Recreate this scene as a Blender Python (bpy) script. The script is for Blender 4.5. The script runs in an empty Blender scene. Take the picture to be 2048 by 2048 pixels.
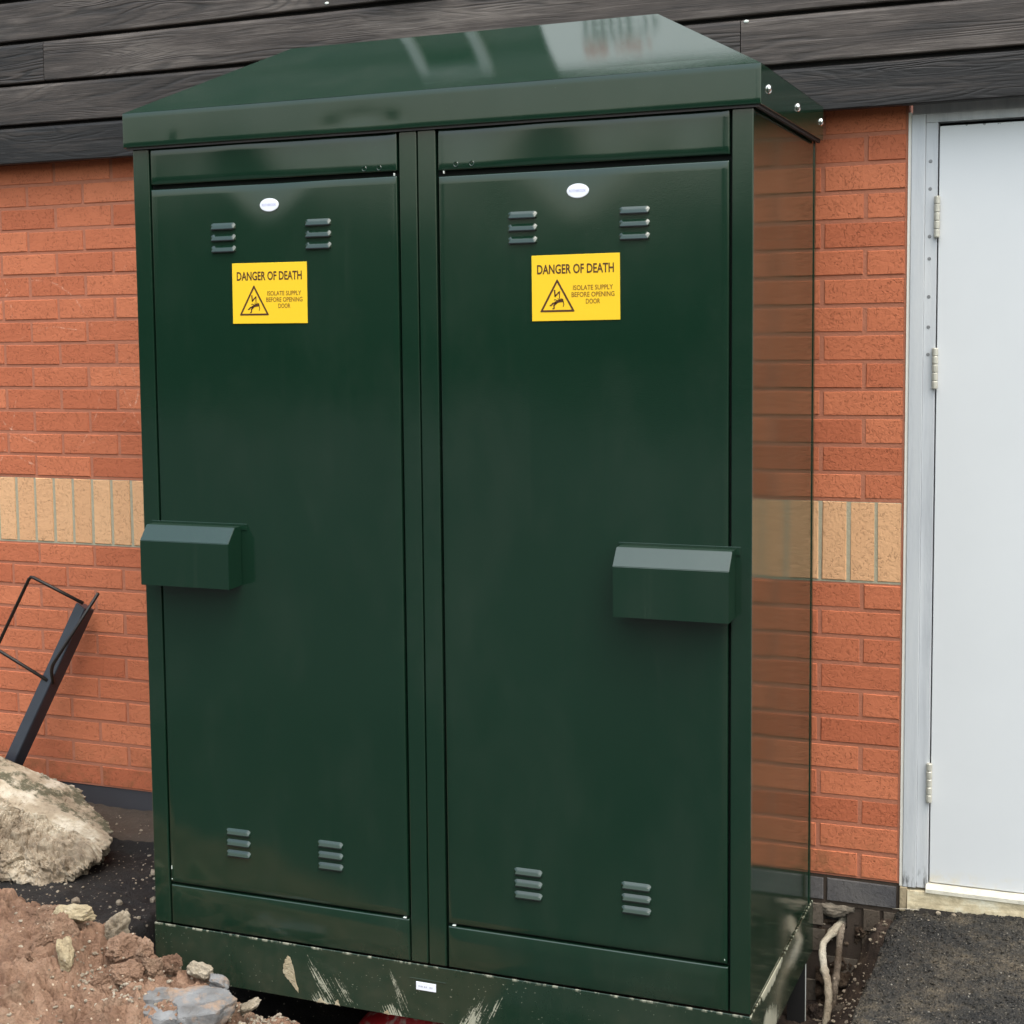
import bpy, bmesh, math, random
from mathutils import Vector, Matrix, noise
rnd = random.Random(7)
S = bpy.context.scene
COL = S.collection

# ------------------------------------------------------------------ camera, world, sun, exposure
cam_d = bpy.data.cameras.new("camera")
cam = bpy.data.objects.new("camera", cam_d); COL.objects.link(cam)
RIGHT = Vector((0.9165, 0.3998, -0.0144)); FWD = Vector((-0.3995, 0.9125, -0.0882))
FWD.normalize(); RIGHT = (RIGHT - FWD * RIGHT.dot(FWD)).normalized(); UP = RIGHT.cross(FWD)
M = Matrix((RIGHT, UP, -FWD)).transposed().to_4x4(); M.translation = Vector((0.5172, -4.3797, 1.5279))
cam.matrix_world = M
cam_d.sensor_width = 36; cam_d.lens = 3172.62 / 2048 * 36
cam_d.shift_x = (1024 - 848.5) / 2048; cam_d.shift_y = -(1024 - 939.73) / 2048
cam_d.clip_start = .05; cam_d.clip_end = 500
S.camera = cam

SUN_EL, SUN_AZ = math.radians(66), math.radians(128)      # azimuth clockwise from +Y (the wall faces -Y)
w = bpy.data.worlds.new("World"); S.world = w; w.use_nodes = True
nt = w.node_tree; nt.nodes.clear()
sky = nt.nodes.new("ShaderNodeTexSky"); sky.sky_type = 'NISHITA'; sky.sun_disc = False
sky.sun_elevation = SUN_EL; sky.sun_rotation = SUN_AZ; sky.air_density = 2.2; sky.dust_density = 5.0; sky.ozone_density = 1.0
hs = nt.nodes.new("ShaderNodeHueSaturation"); hs.inputs['Saturation'].default_value = .62; hs.inputs['Value'].default_value = 1.0
bg = nt.nodes.new("ShaderNodeBackground"); bg.inputs['Strength'].default_value = .15
out = nt.nodes.new("ShaderNodeOutputWorld")
tint = nt.nodes.new("ShaderNodeMix"); tint.data_type = 'RGBA'; tint.blend_type = 'MULTIPLY'; tint.inputs[0].default_value = 1; tint.inputs[7].default_value = (.94, 1.0, 1.05, 1)
nt.links.new(sky.outputs[0], hs.inputs['Color']); nt.links.new(hs.outputs[0], tint.inputs[6]); nt.links.new(tint.outputs[2], bg.inputs['Color']); nt.links.new(bg.outputs[0], out.inputs[0])
sd = bpy.data.lights.new("sun", 'SUN'); sd.energy = .55; sd.angle = math.radians(95); sd.color = (1, .96, .9)
sun = bpy.data.objects.new("sun", sd); COL.objects.link(sun)
sdir = Vector((math.sin(SUN_AZ) * math.cos(SUN_EL), math.cos(SUN_AZ) * math.cos(SUN_EL), math.sin(SUN_EL)))
sun.rotation_euler = sdir.to_track_quat('Z', 'Y').to_euler(); sun.location = (0, -10, 12)
S.view_settings.view_transform = 'Standard'; S.view_settings.look = 'None'
S.view_settings.exposure = 1.25; S.view_settings.gamma = 1; S.view_settings.use_curve_mapping = False

# ------------------------------------------------------------------ material helpers
class NB:
    """small node-tree builder"""
    def __init__(s, name):
        s.m = bpy.data.materials.new(name); s.m.use_nodes = True; s.t = s.m.node_tree; s.t.nodes.clear()
        s.o = s.n("ShaderNodeOutputMaterial"); s.b = s.n("ShaderNodeBsdfPrincipled"); s.l(s.b.outputs[0], s.o.inputs[0])
        s.pos = s.n("ShaderNodeNewGeometry").outputs['Position']
    def n(s, k): return s.t.nodes.new(k)
    def l(s, a, b): s.t.links.new(a, b)
    def set(s, sock, v):
        if hasattr(v, 'is_linked') or isinstance(v, bpy.types.NodeSocket): s.l(v, sock)
        else:
            if isinstance(v, tuple) and len(v) == 3 and sock.type == 'RGBA': v = (*v, 1)
            sock.default_value = v
    def p(s, **k):
        N = dict(col='Base Color', rough='Roughness', metal='Metallic', ior='IOR', nrm='Normal', coat='Coat Weight', coatr='Coat Roughness', spec='Specular IOR Level')
        for a, v in k.items(): s.set(s.b.inputs[N[a]], v)
        return s.m
    def math(s, op, a, b=0.0, c=0.0, clamp=False):
        n = s.n("ShaderNodeMath"); n.operation = op; n.use_clamp = clamp
        s.set(n.inputs[0], a); s.set(n.inputs[1], b); s.set(n.inputs[2], c); return n.outputs[0]
    def vmath(s, op, a, b=(0., 0., 0.)):
        n = s.n("ShaderNodeVectorMath"); n.operation = op; s.set(n.inputs[0], a); s.set(n.inputs[1], b)
        return n.outputs[1] if op in ('DOT_PRODUCT', 'LENGTH', 'DISTANCE') else n.outputs[0]
    def map(s, v, scale=(1, 1, 1), rot=(0, 0, 0), loc=(0, 0, 0)):
        n = s.n("ShaderNodeMapping"); s.l(v, n.inputs[0]); n.inputs['Scale'].default_value = scale
        n.inputs['Rotation'].default_value = rot; n.inputs['Location'].default_value = loc; return n.outputs[0]
    def noise(s, v, scale, detail=4, rough=.55, dist=0., out='Fac'):
        n = s.n("ShaderNodeTexNoise"); s.l(v, n.inputs['Vector']); s.set(n.inputs['Scale'], scale)
        n.inputs['Detail'].default_value = detail; n.inputs['Roughness'].default_value = rough; n.inputs['Distortion'].default_value = dist
        return n.outputs[out]
    def vor(s, v, scale, feat='F1', out='Distance', rand=1.):
        n = s.n("ShaderNodeTexVoronoi"); s.l(v, n.inputs['Vector']); n.inputs['Scale'].default_value = scale; n.feature = feat
        n.inputs['Randomness'].default_value = rand; return n.outputs[out]
    def ramp(s, f, stops, interp='LINEAR'):
        n = s.n("ShaderNodeValToRGB"); s.set(n.inputs[0], f); e = n.color_ramp.elements; n.color_ramp.interpolation = interp
        while len(e) < len(stops): e.new(.5)
        for q, (p_, c) in zip(e, stops):
            q.position = p_; q.color = (*c, 1) if isinstance(c, tuple) else (c, c, c, 1)
        return n.outputs[0]
    def mix(s, f, a, b, mode='MIX'):
        n = s.n("ShaderNodeMix"); n.data_type = 'RGBA'; n.blend_type = mode
        s.set(n.inputs[0], f); s.set(n.inputs[6], a); s.set(n.inputs[7], b); return n.outputs[2]
    def bump(s, h, dist, strength=1., prev=None):
        n = s.n("ShaderNodeBump"); n.inputs['Distance'].default_value = dist; n.inputs['Strength'].default_value = strength
        s.l(h, n.inputs['Height'])
        if prev is not None: s.l(prev, n.inputs['Normal'])
        return n.outputs[0]
    def xyz(s, v):
        n = s.n("ShaderNodeSeparateXYZ"); s.l(v, n.inputs[0]); return n.outputs
    def rand(s): return s.n("ShaderNodeObjectInfo").outputs['Random']
    def band(s, x, c, wd):      # 1 at c, falling to 0 at c +- wd
        return s.math('SUBTRACT', 1., s.math('DIVIDE', s.math('ABSOLUTE', s.math('SUBTRACT', x, c)), wd), clamp=True)

def simple(name, col, rough=.6, metal=0., bump=0., bscale=200, var=.12, vscale=6):
    b = NB(name); nz = b.noise(b.pos, vscale, 5)
    c = b.mix(nz, tuple(x * (1 - var) for x in col), tuple(min(1, x * (1 + var)) for x in col))
    k = dict(col=c, rough=rough, metal=metal)
    if bump: k['nrm'] = b.bump(b.noise(b.pos, bscale, 3), bump)
    return b.p(**k)

# ------------------------------------------------------------------ materials
GREEN = (.0064, .0255, .0142)
def green_paint(name="green_paint", dirt=None, gl=1., dusty=.09, ior=1.65):
    b = NB(name)
    big = b.noise(b.pos, 2.2, 3)
    col = b.mix(big, (GREEN[0]*.92, GREEN[1]*.94, GREEN[2]*.92), (GREEN[0]*1.12, GREEN[1]*1.06, GREEN[2]*1.05))
    spk = b.math('GREATER_THAN', b.noise(b.pos, 210, 2), .775)
    col = b.mix(b.math('MULTIPLY', spk, .5), col, (.09, .11, .09))
    wav = b.bump(b.noise(b.pos, 2.4, 1, .3), .0035, 1.)
    nr = b.bump(b.noise(b.pos, 420, 2), .00012, .5, wav)
    rough = b.math('ADD', .055 * gl, b.math('MULTIPLY', b.noise(b.pos, 7, 5, .65), .085 * gl))
    dust = b.math('MULTIPLY', b.math('SUBTRACT', b.noise(b.map(b.pos, scale=(5, 5, 2.2)), 1., 6, .65), .47), 3, clamp=True)
    col = b.mix(b.math('MULTIPLY', dust, dusty), col, (.10, .105, .085))
    low = b.math('MULTIPLY', b.math('POWER', b.band(b.xyz(b.pos)[2], -.22, .75), 2.), b.math('MULTIPLY', b.math('SUBTRACT', b.noise(b.map(b.pos, scale=(1, 1, .6)), 6, 6, .7), .36), 2.2, clamp=True))
    col = b.mix(b.math('MULTIPLY', low, .16), col, (.16, .13, .09))
    run = b.math('MULTIPLY', b.math('SUBTRACT', b.noise(b.map(b.pos, scale=(55, 55, 1.6)), 1., 4, .6), .62), 5, clamp=True)
    col = b.mix(b.math('MULTIPLY', run, .035), col, (.20, .20, .16))
    if dirt: col, rough = dirt(b, col, rough)
    return b.p(col=col, rough=rough, nrm=nr, ior=ior)
M_GREEN = green_paint()
M_GLOSS = green_paint("green_paint_glossy", gl=.4, dusty=.16)
M_ROOF = green_paint("green_paint_roof", gl=.3, dusty=.10, ior=1.95)

def plinth_dirt(b, col, rough):
    X = b.xyz(b.pos); x, y, z = X[0], X[1], X[2]
    tot = None
    def streak(ang, xc, wd, zc, wz, thr, seed, amt):
        ca, sa = math.cos(ang), math.sin(ang)
        u = b.math('ADD', b.math('MULTIPLY', x, ca), b.math('MULTIPLY', z, sa)); v_ = b.math('SUBTRACT', b.math('MULTIPLY', x, sa), b.math('MULTIPLY', z, ca))
        cb = b.n("ShaderNodeCombineXYZ"); b.l(b.math('MULTIPLY', u, 330), cb.inputs[0]); b.l(b.math('MULTIPLY', v_, 13), cb.inputs[1]); cb.inputs[2].default_value = seed
        n = b.noise(cb.outputs[0], 1., 3, .55)
        brk = b.math('ADD', .55, b.math('MULTIPLY', b.noise(b.pos, 170, 3, .7), .9))
        xs = b.math('ADD', x, b.math('MULTIPLY', b.math('SUBTRACT', z, zc), math.tan(ang)))
        m = b.math('MULTIPLY', b.math('POWER', b.band(xs, xc, wd), .4), b.math('POWER', b.band(z, zc, wz), .35))
        f = b.math('SUBTRACT', b.math('MULTIPLY', b.math('MULTIPLY', m, n), brk), thr)
        return b.math('MULTIPLY', f, amt, clamp=True)
    parts = [streak(.55, -1.335, .045, -.15, .09, .42, 3., 11.), streak(.55, -1.27, .045, -.165, .08, .45, 9., 10.),
             streak(.40, -1.115, .03, -.15, .09, .43, 5., 9.), streak(.40, -1.13, .05, -.205, .04, .36, 8., 11.), streak(.55, -1.33, .06, -.205, .04, .37, 2., 11.),
             streak(-.46, -.915, .050, -.18, .09, .41, 13., 12.), streak(-.46, -.86, .025, -.15, .10, .47, 17., 11.), streak(-.46, -.93, .05, -.20, .07, .40, 21., 12.)]
    # side of the plinth: smeared plaster, thickest along the upper edge and the lower front
    side = b.math('GREATER_THAN', x, -.229)
    ns = b.noise(b.map(b.pos, scale=(1, 34, 9)), 1., 5, .65)
    up = b.math('MULTIPLY', b.math('POWER', b.band(z, -.062, .035), .7), b.band(y, -.62, .34))
    low = b.math('MULTIPLY', b.math('POWER', b.band(z, -.19, .1), .6), b.band(y, -.66, .25))
    sd_ = b.math('MULTIPLY', side, b.math('MULTIPLY', b.math('SUBTRACT', b.math('MULTIPLY', b.math('MAXIMUM', up, low), ns), .22), 9, clamp=True))
    parts.append(sd_)
    dots = b.math('GREATER_THAN', b.math('MULTIPLY', b.noise(b.pos, 150, 2), b.math('ADD', .88, b.math('MULTIPLY', b.noise(b.pos, 9, 2), .25))), .74)
    edge = b.math('MULTIPLY', b.math('POWER', b.band(z, -.060, .006), .5), b.math('MULTIPLY', b.math('SUBTRACT', b.noise(b.map(b.pos, scale=(1, 1, .3)), 60, 3), .50), 6, clamp=True), clamp=True)
    parts += [b.math('MULTIPLY', dots, .55), edge]
    for q in parts: tot = q if tot is None else b.math('MAXIMUM', tot, q)
    film = b.math('MULTIPLY', b.noise(b.pos, 14, 5), .022)
    col = b.mix(b.math('MAXIMUM', b.math('MULTIPLY', tot, .9), film), col, (.42, .40, .30))
    return col, b.math('ADD', rough, b.math('MULTIPLY', tot, .5))
M_PLINTH = green_paint("green_paint_scuffed", plinth_dirt)

def brick_mat(name, c_lo, c_hi, c_dark, chalk=False, moss=False, pit=.30):
    b = NB(name); r = b.rand()
    tc = b.n("ShaderNodeTexCoord").outputs['Object']
    off = b.n("ShaderNodeCombineXYZ"); b.l(b.math('MULTIPLY', r, 50), off.inputs[0]); b.l(b.math('MULTIPLY', r, 31), off.inputs[2])
    v = b.vmath('ADD', tc, off.outputs[0])
    col = b.mix(r, c_lo, c_hi)
    col = b.mix(b.math('MULTIPLY', b.noise(v, 9, 4), .45), col, c_dark)
    # drag-wire texture: short vertical-ish nicks
    nick = b.noise(b.map(v, scale=(170, 60, 120)), 1., 2, .5, 1.2)
    nick = b.math('MULTIPLY', b.math('SUBTRACT', nick, .565), 11, clamp=True)
    patch = b.math('MULTIPLY', b.math('SUBTRACT', b.noise(v, 16, 3), .30), 4, clamp=True)
    nick = b.math('MULTIPLY', nick, patch)
    col = b.mix(b.math('MULTIPLY', nick, pit), col, tuple(x * .30 for x in c_dark))
    hi = b.math('MULTIPLY', b.math('SUBTRACT', b.noise(v, 190, 2), .70), 6, clamp=True)
    col = b.mix(b.math('MULTIPLY', hi, .30), col, tuple(min(.9, x * 1.6 + .05) for x in c_hi))
    if moss:
        z = b.xyz(b.pos)[2]
        mm = b.math('MULTIPLY', b.math('MULTIPLY', b.math('SUBTRACT', b.noise(b.pos, 13, 5, .7), .46), 5, clamp=True), b.band(z, -.02, .17))
        col = b.mix(b.math('MULTIPLY', mm, .75), col, (.12, .085, .035))
    if chalk:
        X = b.xyz(b.pos); x, z = X[0], X[2]
        tot = None
        for (cx, cz, rx, rz, sgn) in ((-2.80, 1.40, .24, .31, 1), (-3.07, 1.45, .17, .4, 1), (-2.72, 1.35, .30, .2, 1), (-2.30, 1.52, .20, .35, -1)):
            a = b.math('DIVIDE', b.math('SUBTRACT', x, cx), rx); c = b.math('DIVIDE', b.math('SUBTRACT', z, cz), rz)
            d = b.math('SQRT', b.math('ADD', b.math('MULTIPLY', a, a), b.math('MULTIPLY', c, c)))
            d = b.math('ADD', d, b.math('MULTIPLY', b.math('SUBTRACT', b.noise(b.pos, 7, 2), .5), .12))
            f = b.band(d, 1., .016)
            tot = f if tot is None else b.math('MAXIMUM', tot, f)
        gate = b.math('MULTIPLY', b.math('SUBTRACT', b.noise(b.pos, 60, 4, .7), .47), 5, clamp=True)
        gate2 = b.math('MULTIPLY', b.math('SUBTRACT', b.noise(b.pos, 5, 2), .42), 5, clamp=True)
        lim = b.math('LESS_THAN', x, -2.3)
        col = b.mix(b.math('MULTIPLY', b.math('MULTIPLY', b.math('MULTIPLY', tot, lim), b.math('MULTIPLY', gate, gate2)), .95), col, (.80, .50, .36))
    h = b.math('SUBTRACT', b.noise(v, 75, 5, .65), b.math('MULTIPLY', nick, .55))
    return b.p(col=col, rough=.88, nrm=b.bump(h, .0035, .8), spec=.25)
M_BRICK = brick_mat("red_brick_face", (.49, .138, .066), (.66, .215, .105), (.42, .115, .055), chalk=True, moss=True)
M_BUFF = brick_mat("buff_brick_face", (.70, .38, .20), (.78, .46, .25), (.66, .33, .16), pit=.26)
M_BLUE = brick_mat("blue_brick_face", (.045, .046, .056), (.075, .073, .082), (.34, .30, .26))
M_GREYB = brick_mat("dirty_grey_brick_face", (.075, .055, .04), (.20, .165, .13), (.03, .018, .011))

def mortar(name, c):
    b = NB(name); n = b.noise(b.pos, 40, 6, .7)
    return b.p(col=b.mix(n, tuple(x * .75 for x in c), tuple(x * 1.15 for x in c)), rough=.95, nrm=b.bump(b.noise(b.pos, 180, 4, .7), .002))
M_MORT_R = mortar("pink_mortar", (.45, .165, .095))
M_MORT_G = mortar("grey_mortar", (.42, .38, .27))
M_MORT_D = mortar("dark_mortar", (.06, .042, .03))

def wood_mat():
    b = NB("weathered_black_timber"); r = b.rand()
    off = b.n("ShaderNodeCombineXYZ"); b.l(b.math('MULTIPLY', r, 37), off.inputs[0]); b.l(b.math('MULTIPLY', r, 91), off.inputs[2])
    v = b.vmath('ADD', b.pos, off.outputs[0])
    field = b.noise(b.map(v, scale=(.75, 1, 6.5)), 1., 3, .5, .5)
    rings = b.math('SINE', b.math('MULTIPLY', field, 170))
    rings = b.math('POWER', b.math('ADD', b.math('MULTIPLY', rings, .5), .5), 2.)
    fibre = b.noise(b.map(v, scale=(9, 40, 420)), 1., 4, .65)
    fib2 = b.noise(b.map(v, scale=(3, 10, 110)), 1., 4, .6)
    blot = b.noise(b.map(v, scale=(1.8, 1, 11)), 1., 6, .65)
    oc = b.n("ShaderNodeObjectInfo").outputs['Color']
    tone = b.math('ADD', b.math('MULTIPLY', blot, .55), b.math('ADD', b.math('MULTIPLY', fibre, .2), b.math('MULTIPLY', fib2, .25)))
    tone = b.math('ADD', b.math('MULTIPLY', b.math('SUBTRACT', tone, .5), 2.5), b.xyz(oc)[0])
    col = b.ramp(tone, [(0.1, (.012, .0100, .0095)), (.5, (.062, .048, .041)), (.95, (.190, .158, .138))])
    gate = b.math('MULTIPLY', b.math('SUBTRACT', b.noise(b.map(v, scale=(1.1, 1, 8)), 1.3, 4), .40), 4, clamp=True)
    ringw = b.math('MULTIPLY', rings, gate)
    col = b.mix(b.math('MULTIPLY', ringw, .82), col, (.011, .0098, .0095))
    wl = b.math('MULTIPLY', b.math('SUBTRACT', b.noise(b.map(v, scale=(7, 20, 260)), 1., 3, .6), .64), 7, clamp=True)
    col = b.mix(b.math('MULTIPLY', wl, .22), col, (.24, .22, .21))
    white = b.math('GREATER_THAN', b.noise(b.map(v, scale=(90, 60, 190)), 1., 2), .80)
    col = b.mix(b.math('MULTIPLY', white, .5), col, (.30, .28, .26))
    h = b.math('ADD', b.math('MULTIPLY', ringw, -1.3), b.math('ADD', fibre, b.math('MULTIPLY', fib2, .6)))
    return b.p(col=col, rough=.55, nrm=b.bump(h, .0014, .8), spec=.4)
M_WOOD = wood_mat()
M_DARK = simple("dark_cavity", (.012, .011, .011), .9)

def door_mat():
    b = NB("white_door_paint"); X = b.xyz(b.pos); z = X[2]
    n = b.noise(b.pos, 2.5, 5, .6)
    col = b.mix(n, (.63, .635, .64), (.71, .712, .716))
    st = b.math('MULTIPLY', b.math('MULTIPLY', b.math('SUBTRACT', b.noise(b.pos, 23, 6, .65), .47), 4, clamp=True), b.band(z, .005, .05))
    col = b.mix(b.math('MULTIPLY', st, .95), col, (.66, .56, .36))
    tp = b.math('MULTIPLY', b.math('GREATER_THAN', b.noise(b.pos, 70, 3), .60), b.band(z, 2.036, .008))
    col = b.mix(b.math('MULTIPLY', tp, .9), col, (.06, .06, .06))
    return b.p(col=col, rough=.38, nrm=b.bump(b.noise(b.pos, 320, 2), .0003, .4))
M_DOOR = door_mat()
def frame_mat():
    b = NB("grey_frame_paint"); X = b.xyz(b.pos)
    n = b.noise(b.map(b.pos, scale=(22, 22, 1.6)), 1., 6, .65)
    col = b.ramp(n, [(.32, (.42, .43, .45)), (.5, (.53, .54, .555)), (.7, (.60, .60, .60))])
    g = b.math('MULTIPLY', b.math('MULTIPLY', b.math('SUBTRACT', b.noise(b.map(b.pos, scale=(130, 130, 30)), 1., 4), .48), 6, clamp=True), b.band(X[2], .01, .05))
    col = b.mix(b.math('MULTIPLY', g, .8), col, (.05, .045, .04))
    return b.p(col=col, rough=.5, nrm=b.bump(b.noise(b.map(b.pos, scale=(260, 260, 60)), 1., 3), .0006))
M_FRAME = frame_mat()
M_SEAL = simple("white_sealant", (.78, .74, .66), .7, bump=.001, bscale=60)
def sill_mat():
    b = NB("cream_sill_paint"); z = b.xyz(b.pos)[2]
    n = b.noise(b.pos, 26, 6, .65)
    col = b.ramp(n, [(.3, (.40, .32, .20)), (.5, (.66, .55, .36)), (.7, (.78, .72, .56))])
    d = b.math('MULTIPLY', b.math('MULTIPLY', b.math('SUBTRACT', b.noise(b.pos, 60, 5), .45), 6, clamp=True), b.band(z, -.078, .03))
    return b.p(col=b.mix(d, col, (.06, .05, .035)), rough=.8, nrm=b.bump(b.noise(b.pos, 90, 4), .002))
M_SILL = sill_mat()
M_HINGE = simple("worn_brass_hinge", (.58, .55, .47), .4, .35, var=.3, vscale=60)
M_STEEL = simple("stainless_steel", (.75, .75, .73), .16, 1.)
M_YEL = simple("yellow_sign_plastic", (.93, .57, .018), .35, var=.03, vscale=3)
M_INK = simple("brown_black_ink", (.075, .022, .004), .5)
M_INK2 = simple("thin_brown_ink", (.20, .075, .006), .5)
M_WHITE = simple("white_label", (.84, .84, .90), .35, var=.02)
M_BLUEINK = simple("pale_blue_ink", (.42, .43, .66), .5)
M_GREYINK = simple("pale_grey_ink", (.50, .50, .56), .5)
M_RUBBER = simple("black_rubber_gasket", (.028, .022, .02), .7)
M_NIB = simple("bright_bare_metal", (.75, .78, .72), .4, var=.1)
def post_mat():
    b = NB("blue_black_steel_paint"); n = b.noise(b.pos, 14, 5, .6)
    col = b.mix(n, (.016, .018, .026), (.040, .044, .058))
    sp = b.math('GREATER_THAN', b.noise(b.pos, 130, 2), .77)
    return b.p(col=b.mix(b.math('MULTIPLY', sp, .6), col, (.25, .28, .28)), rough=.34, nrm=b.bump(b.noise(b.pos, 240, 3), .0006))
M_POST = post_mat()
M_WIRE = simple("dark_wire_steel", (.022, .018, .016), .38, .4, bump=.0006, bscale=160)

def tarmac_ground():
    b = NB("wet_black_ground"); X = b.xyz(b.pos)
    n = b.noise(b.pos, 5, 6, .65)
    col = b.ramp(n, [(.35, (.006, .005, .0045)), (.55, (.016, .013, .011)), (.72, (.042, .031, .023))])
    v = b.vor(b.pos, 120, out='Color'); g = b.math('GREATER_THAN', b.xyz(v)[0], .90)
    g = b.math('MULTIPLY', g, b.math('LESS_THAN', b.vor(b.pos, 120), .33))
    col = b.mix(b.math('MULTIPLY', g, .75), col, (.24, .20, .16))
    brown = b.math('MULTIPLY', b.math('GREATER_THAN', X[1], -.17), b.math('LESS_THAN', X[0], -1.5))
    col = b.mix(b.math('MULTIPLY', brown, .8), col, b.mix(n, (.055, .036, .025), (.12, .085, .06)))
    # open trench by the foundation: red-brown earth
    tr = b.math('MULTIPLY', b.math('GREATER_THAN', X[0], -.6), b.math('LESS_THAN', X[0], .02))
    earth = b.ramp(b.noise(b.pos, 16, 6, .7), [(.35, (.017, .010, .007)), (.55, (.050, .031, .021)), (.75, (.14, .095, .06))])
    col = b.mix(tr, col, earth)
    h = b.math('ADD', b.noise(b.pos, 60, 6, .7), b.math('MULTIPLY', b.noise(b.pos, 230, 3), .4))
    return b.p(col=col, rough=b.math('ADD', .55, b.math('MULTIPLY', n, .4)), nrm=b.bump(h, .009), spec=.4)
M_GROUND = tarmac_ground()
def asphalt_mat():
    b = NB("worn_asphalt"); 
    n = b.noise(b.pos, 7, 6, .7); cr = b.xyz(b.vor(b.pos, 150, out='Color')); d = b.vor(b.pos, 150)
    base = b.ramp(n, [(.36, (.013, .012, .011)), (.52, (.034, .030, .024)), (.64, (.100, .078, .052))])
    stone = b.ramp(cr[0], [(0., (.014, .014, .014)), (.55, (.028, .026, .022)), (.84, (.085, .072, .055)), (.985, (.19, .165, .13)), (.994, (.42, .38, .32))])
    col = b.mix(b.math('MULTIPLY', b.math('LESS_THAN', d, .42), .75), base, stone)
    gr = b.math('MULTIPLY', b.math('SUBTRACT', b.noise(b.pos, 8, 6, .75), .46), 5, clamp=True)
    col = b.mix(b.math('MULTIPLY', gr, b.math('MULTIPLY', b.math('SUBTRACT', b.noise(b.pos, 75, 5, .75), .36), 2.6, clamp=True)), col, (.20, .155, .10))
    h = b.math('ADD', b.math('MULTIPLY', b.math('SUBTRACT', 1., d), .8), b.noise(b.pos, 120, 4, .7))
    return b.p(col=col, rough=.82, nrm=b.bump(h, .012))
M_ASPH = asphalt_mat()
def soil_mat(name, c1, c2, c3, speck=.968):
    b = NB(name); r = b.rand()
    off = b.n("ShaderNodeCombineXYZ"); b.l(b.math('MULTIPLY', r, 23), off.inputs[0])
    v = b.vmath('ADD', b.pos, off.outputs[0])
    n = b.noise(v, 8, 6, .65)
    col = b.ramp(n, [(.34, c1), (.52, c2), (.70, c3)])
    grey = b.math('MULTIPLY', b.math('SUBTRACT', b.noise(v, 6.5, 4), .54), 7, clamp=True)
    col = b.mix(b.math('MULTIPLY', grey, .5), col, (.36, .27, .19))
    cr = b.xyz(b.vor(v, 110, out='Color')); d = b.vor(v, 110)
    g = b.math('MULTIPLY', b.math('GREATER_THAN', cr[1], speck), b.math('LESS_THAN', d, .35))
    col = b.mix(b.math('MULTIPLY', g, .8), col, (.70, .58, .44))
    fine = b.noise(v, 130, 5, .7)
    col = b.mix(b.math('MULTIPLY', b.math('SUBTRACT', .48, fine), 2.2, clamp=True), col, tuple(x * .35 for x in c1))
    h = b.math('ADD', b.noise(v, 40, 8, .75), b.math('MULTIPLY', fine, .5))
    return b.p(col=col, rough=.95, nrm=b.bump(h, .016), spec=.15)
M_SOIL = soil_mat("brown_clay_soil", (.215, .122, .080), (.335, .200, .132), (.44, .285, .195))
M_CLOD = soil_mat("clay_clod", (.20, .114, .075), (.32, .195, .130), (.42, .275, .19))
M_CREAM = soil_mat("cream_stone", (.40, .30, .18), (.56, .45, .29), (.66, .57, .41), .95)
M_PALE = soil_mat("pale_grit_stone", (.26, .21, .15), (.45, .37, .27), (.62, .53, .42))
def slab_mat():
    b = NB("blue_grey_stone"); n = b.noise(b.pos, 9, 6, .6)
    col = b.ramp(n, [(.34, (.09, .08, .072)), (.5, (.165, .162, .16)), (.7, (.24, .24, .24))])
    z = b.xyz(b.pos)[2]
    dirt = b.math('MULTIPLY', b.math('SUBTRACT', b.noise(b.pos, 14, 5, .7), .50), 7, clamp=True)
    col = b.mix(b.math('MULTIPLY', dirt, .75), col, (.32, .20, .12))
    return b.p(col=col, rough=.85, nrm=b.bump(b.noise(b.pos, 60, 5), .003))
M_SLAB = slab_mat()
def conc_mat():
    b = NB("broken_concrete"); X = b.xyz(b.pos); nrm = b.xyz(b.n("ShaderNodeNewGeometry").outputs['Normal'])
    n = b.noise(b.pos, 7, 7, .65)
    col = b.ramp(n, [(.34, (.15, .11, .075)), (.5, (.33, .26, .185)), (.68, (.54, .46, .35))])
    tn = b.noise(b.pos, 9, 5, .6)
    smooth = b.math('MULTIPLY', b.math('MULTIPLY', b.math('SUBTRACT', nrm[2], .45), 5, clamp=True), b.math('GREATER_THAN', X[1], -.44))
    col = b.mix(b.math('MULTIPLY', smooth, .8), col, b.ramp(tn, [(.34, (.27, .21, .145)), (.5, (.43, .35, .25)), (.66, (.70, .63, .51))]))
    edge = b.math('GREATER_THAN', X[1], b.math('ADD', -.335, b.math('MULTIPLY', b.math('SUBTRACT', b.noise(b.pos, 6, 3), .5), .12)))
    moss = b.math('MULTIPLY', b.math('MULTIPLY', b.math('SUBTRACT', b.noise(b.pos, 15, 5, .7), .47), 10, clamp=True), b.math('MULTIPLY', edge, smooth))
    col = b.mix(b.math('MULTIPLY', moss, .85), col, (.060, .062, .035))
    dk = b.math('MULTIPLY', b.math('SUBTRACT', .46, b.noise(b.pos, 55, 5, .7)), 5, clamp=True)
    col = b.mix(b.math('MULTIPLY', dk, .6), col, (.13, .085, .05))
    return b.p(col=col, rough=.92, nrm=b.bump(b.noise(b.pos, 60, 5, .65), .004), spec=.2)
M_CONC = conc_mat()
M_PEB = soil_mat("mixed_pebbles", (.22, .17, .12), (.44, .36, .27), (.70, .62, .50), .8)
M_CABLE = soil_mat("plaster_crusted_cable", (.42, .35, .25), (.66, .58, .45), (.80, .74, .62), .97)
M_CABLE2 = soil_mat("dirty_crusted_cable", (.14, .10, .07), (.32, .26, .20), (.60, .54, .45), .9)
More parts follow.
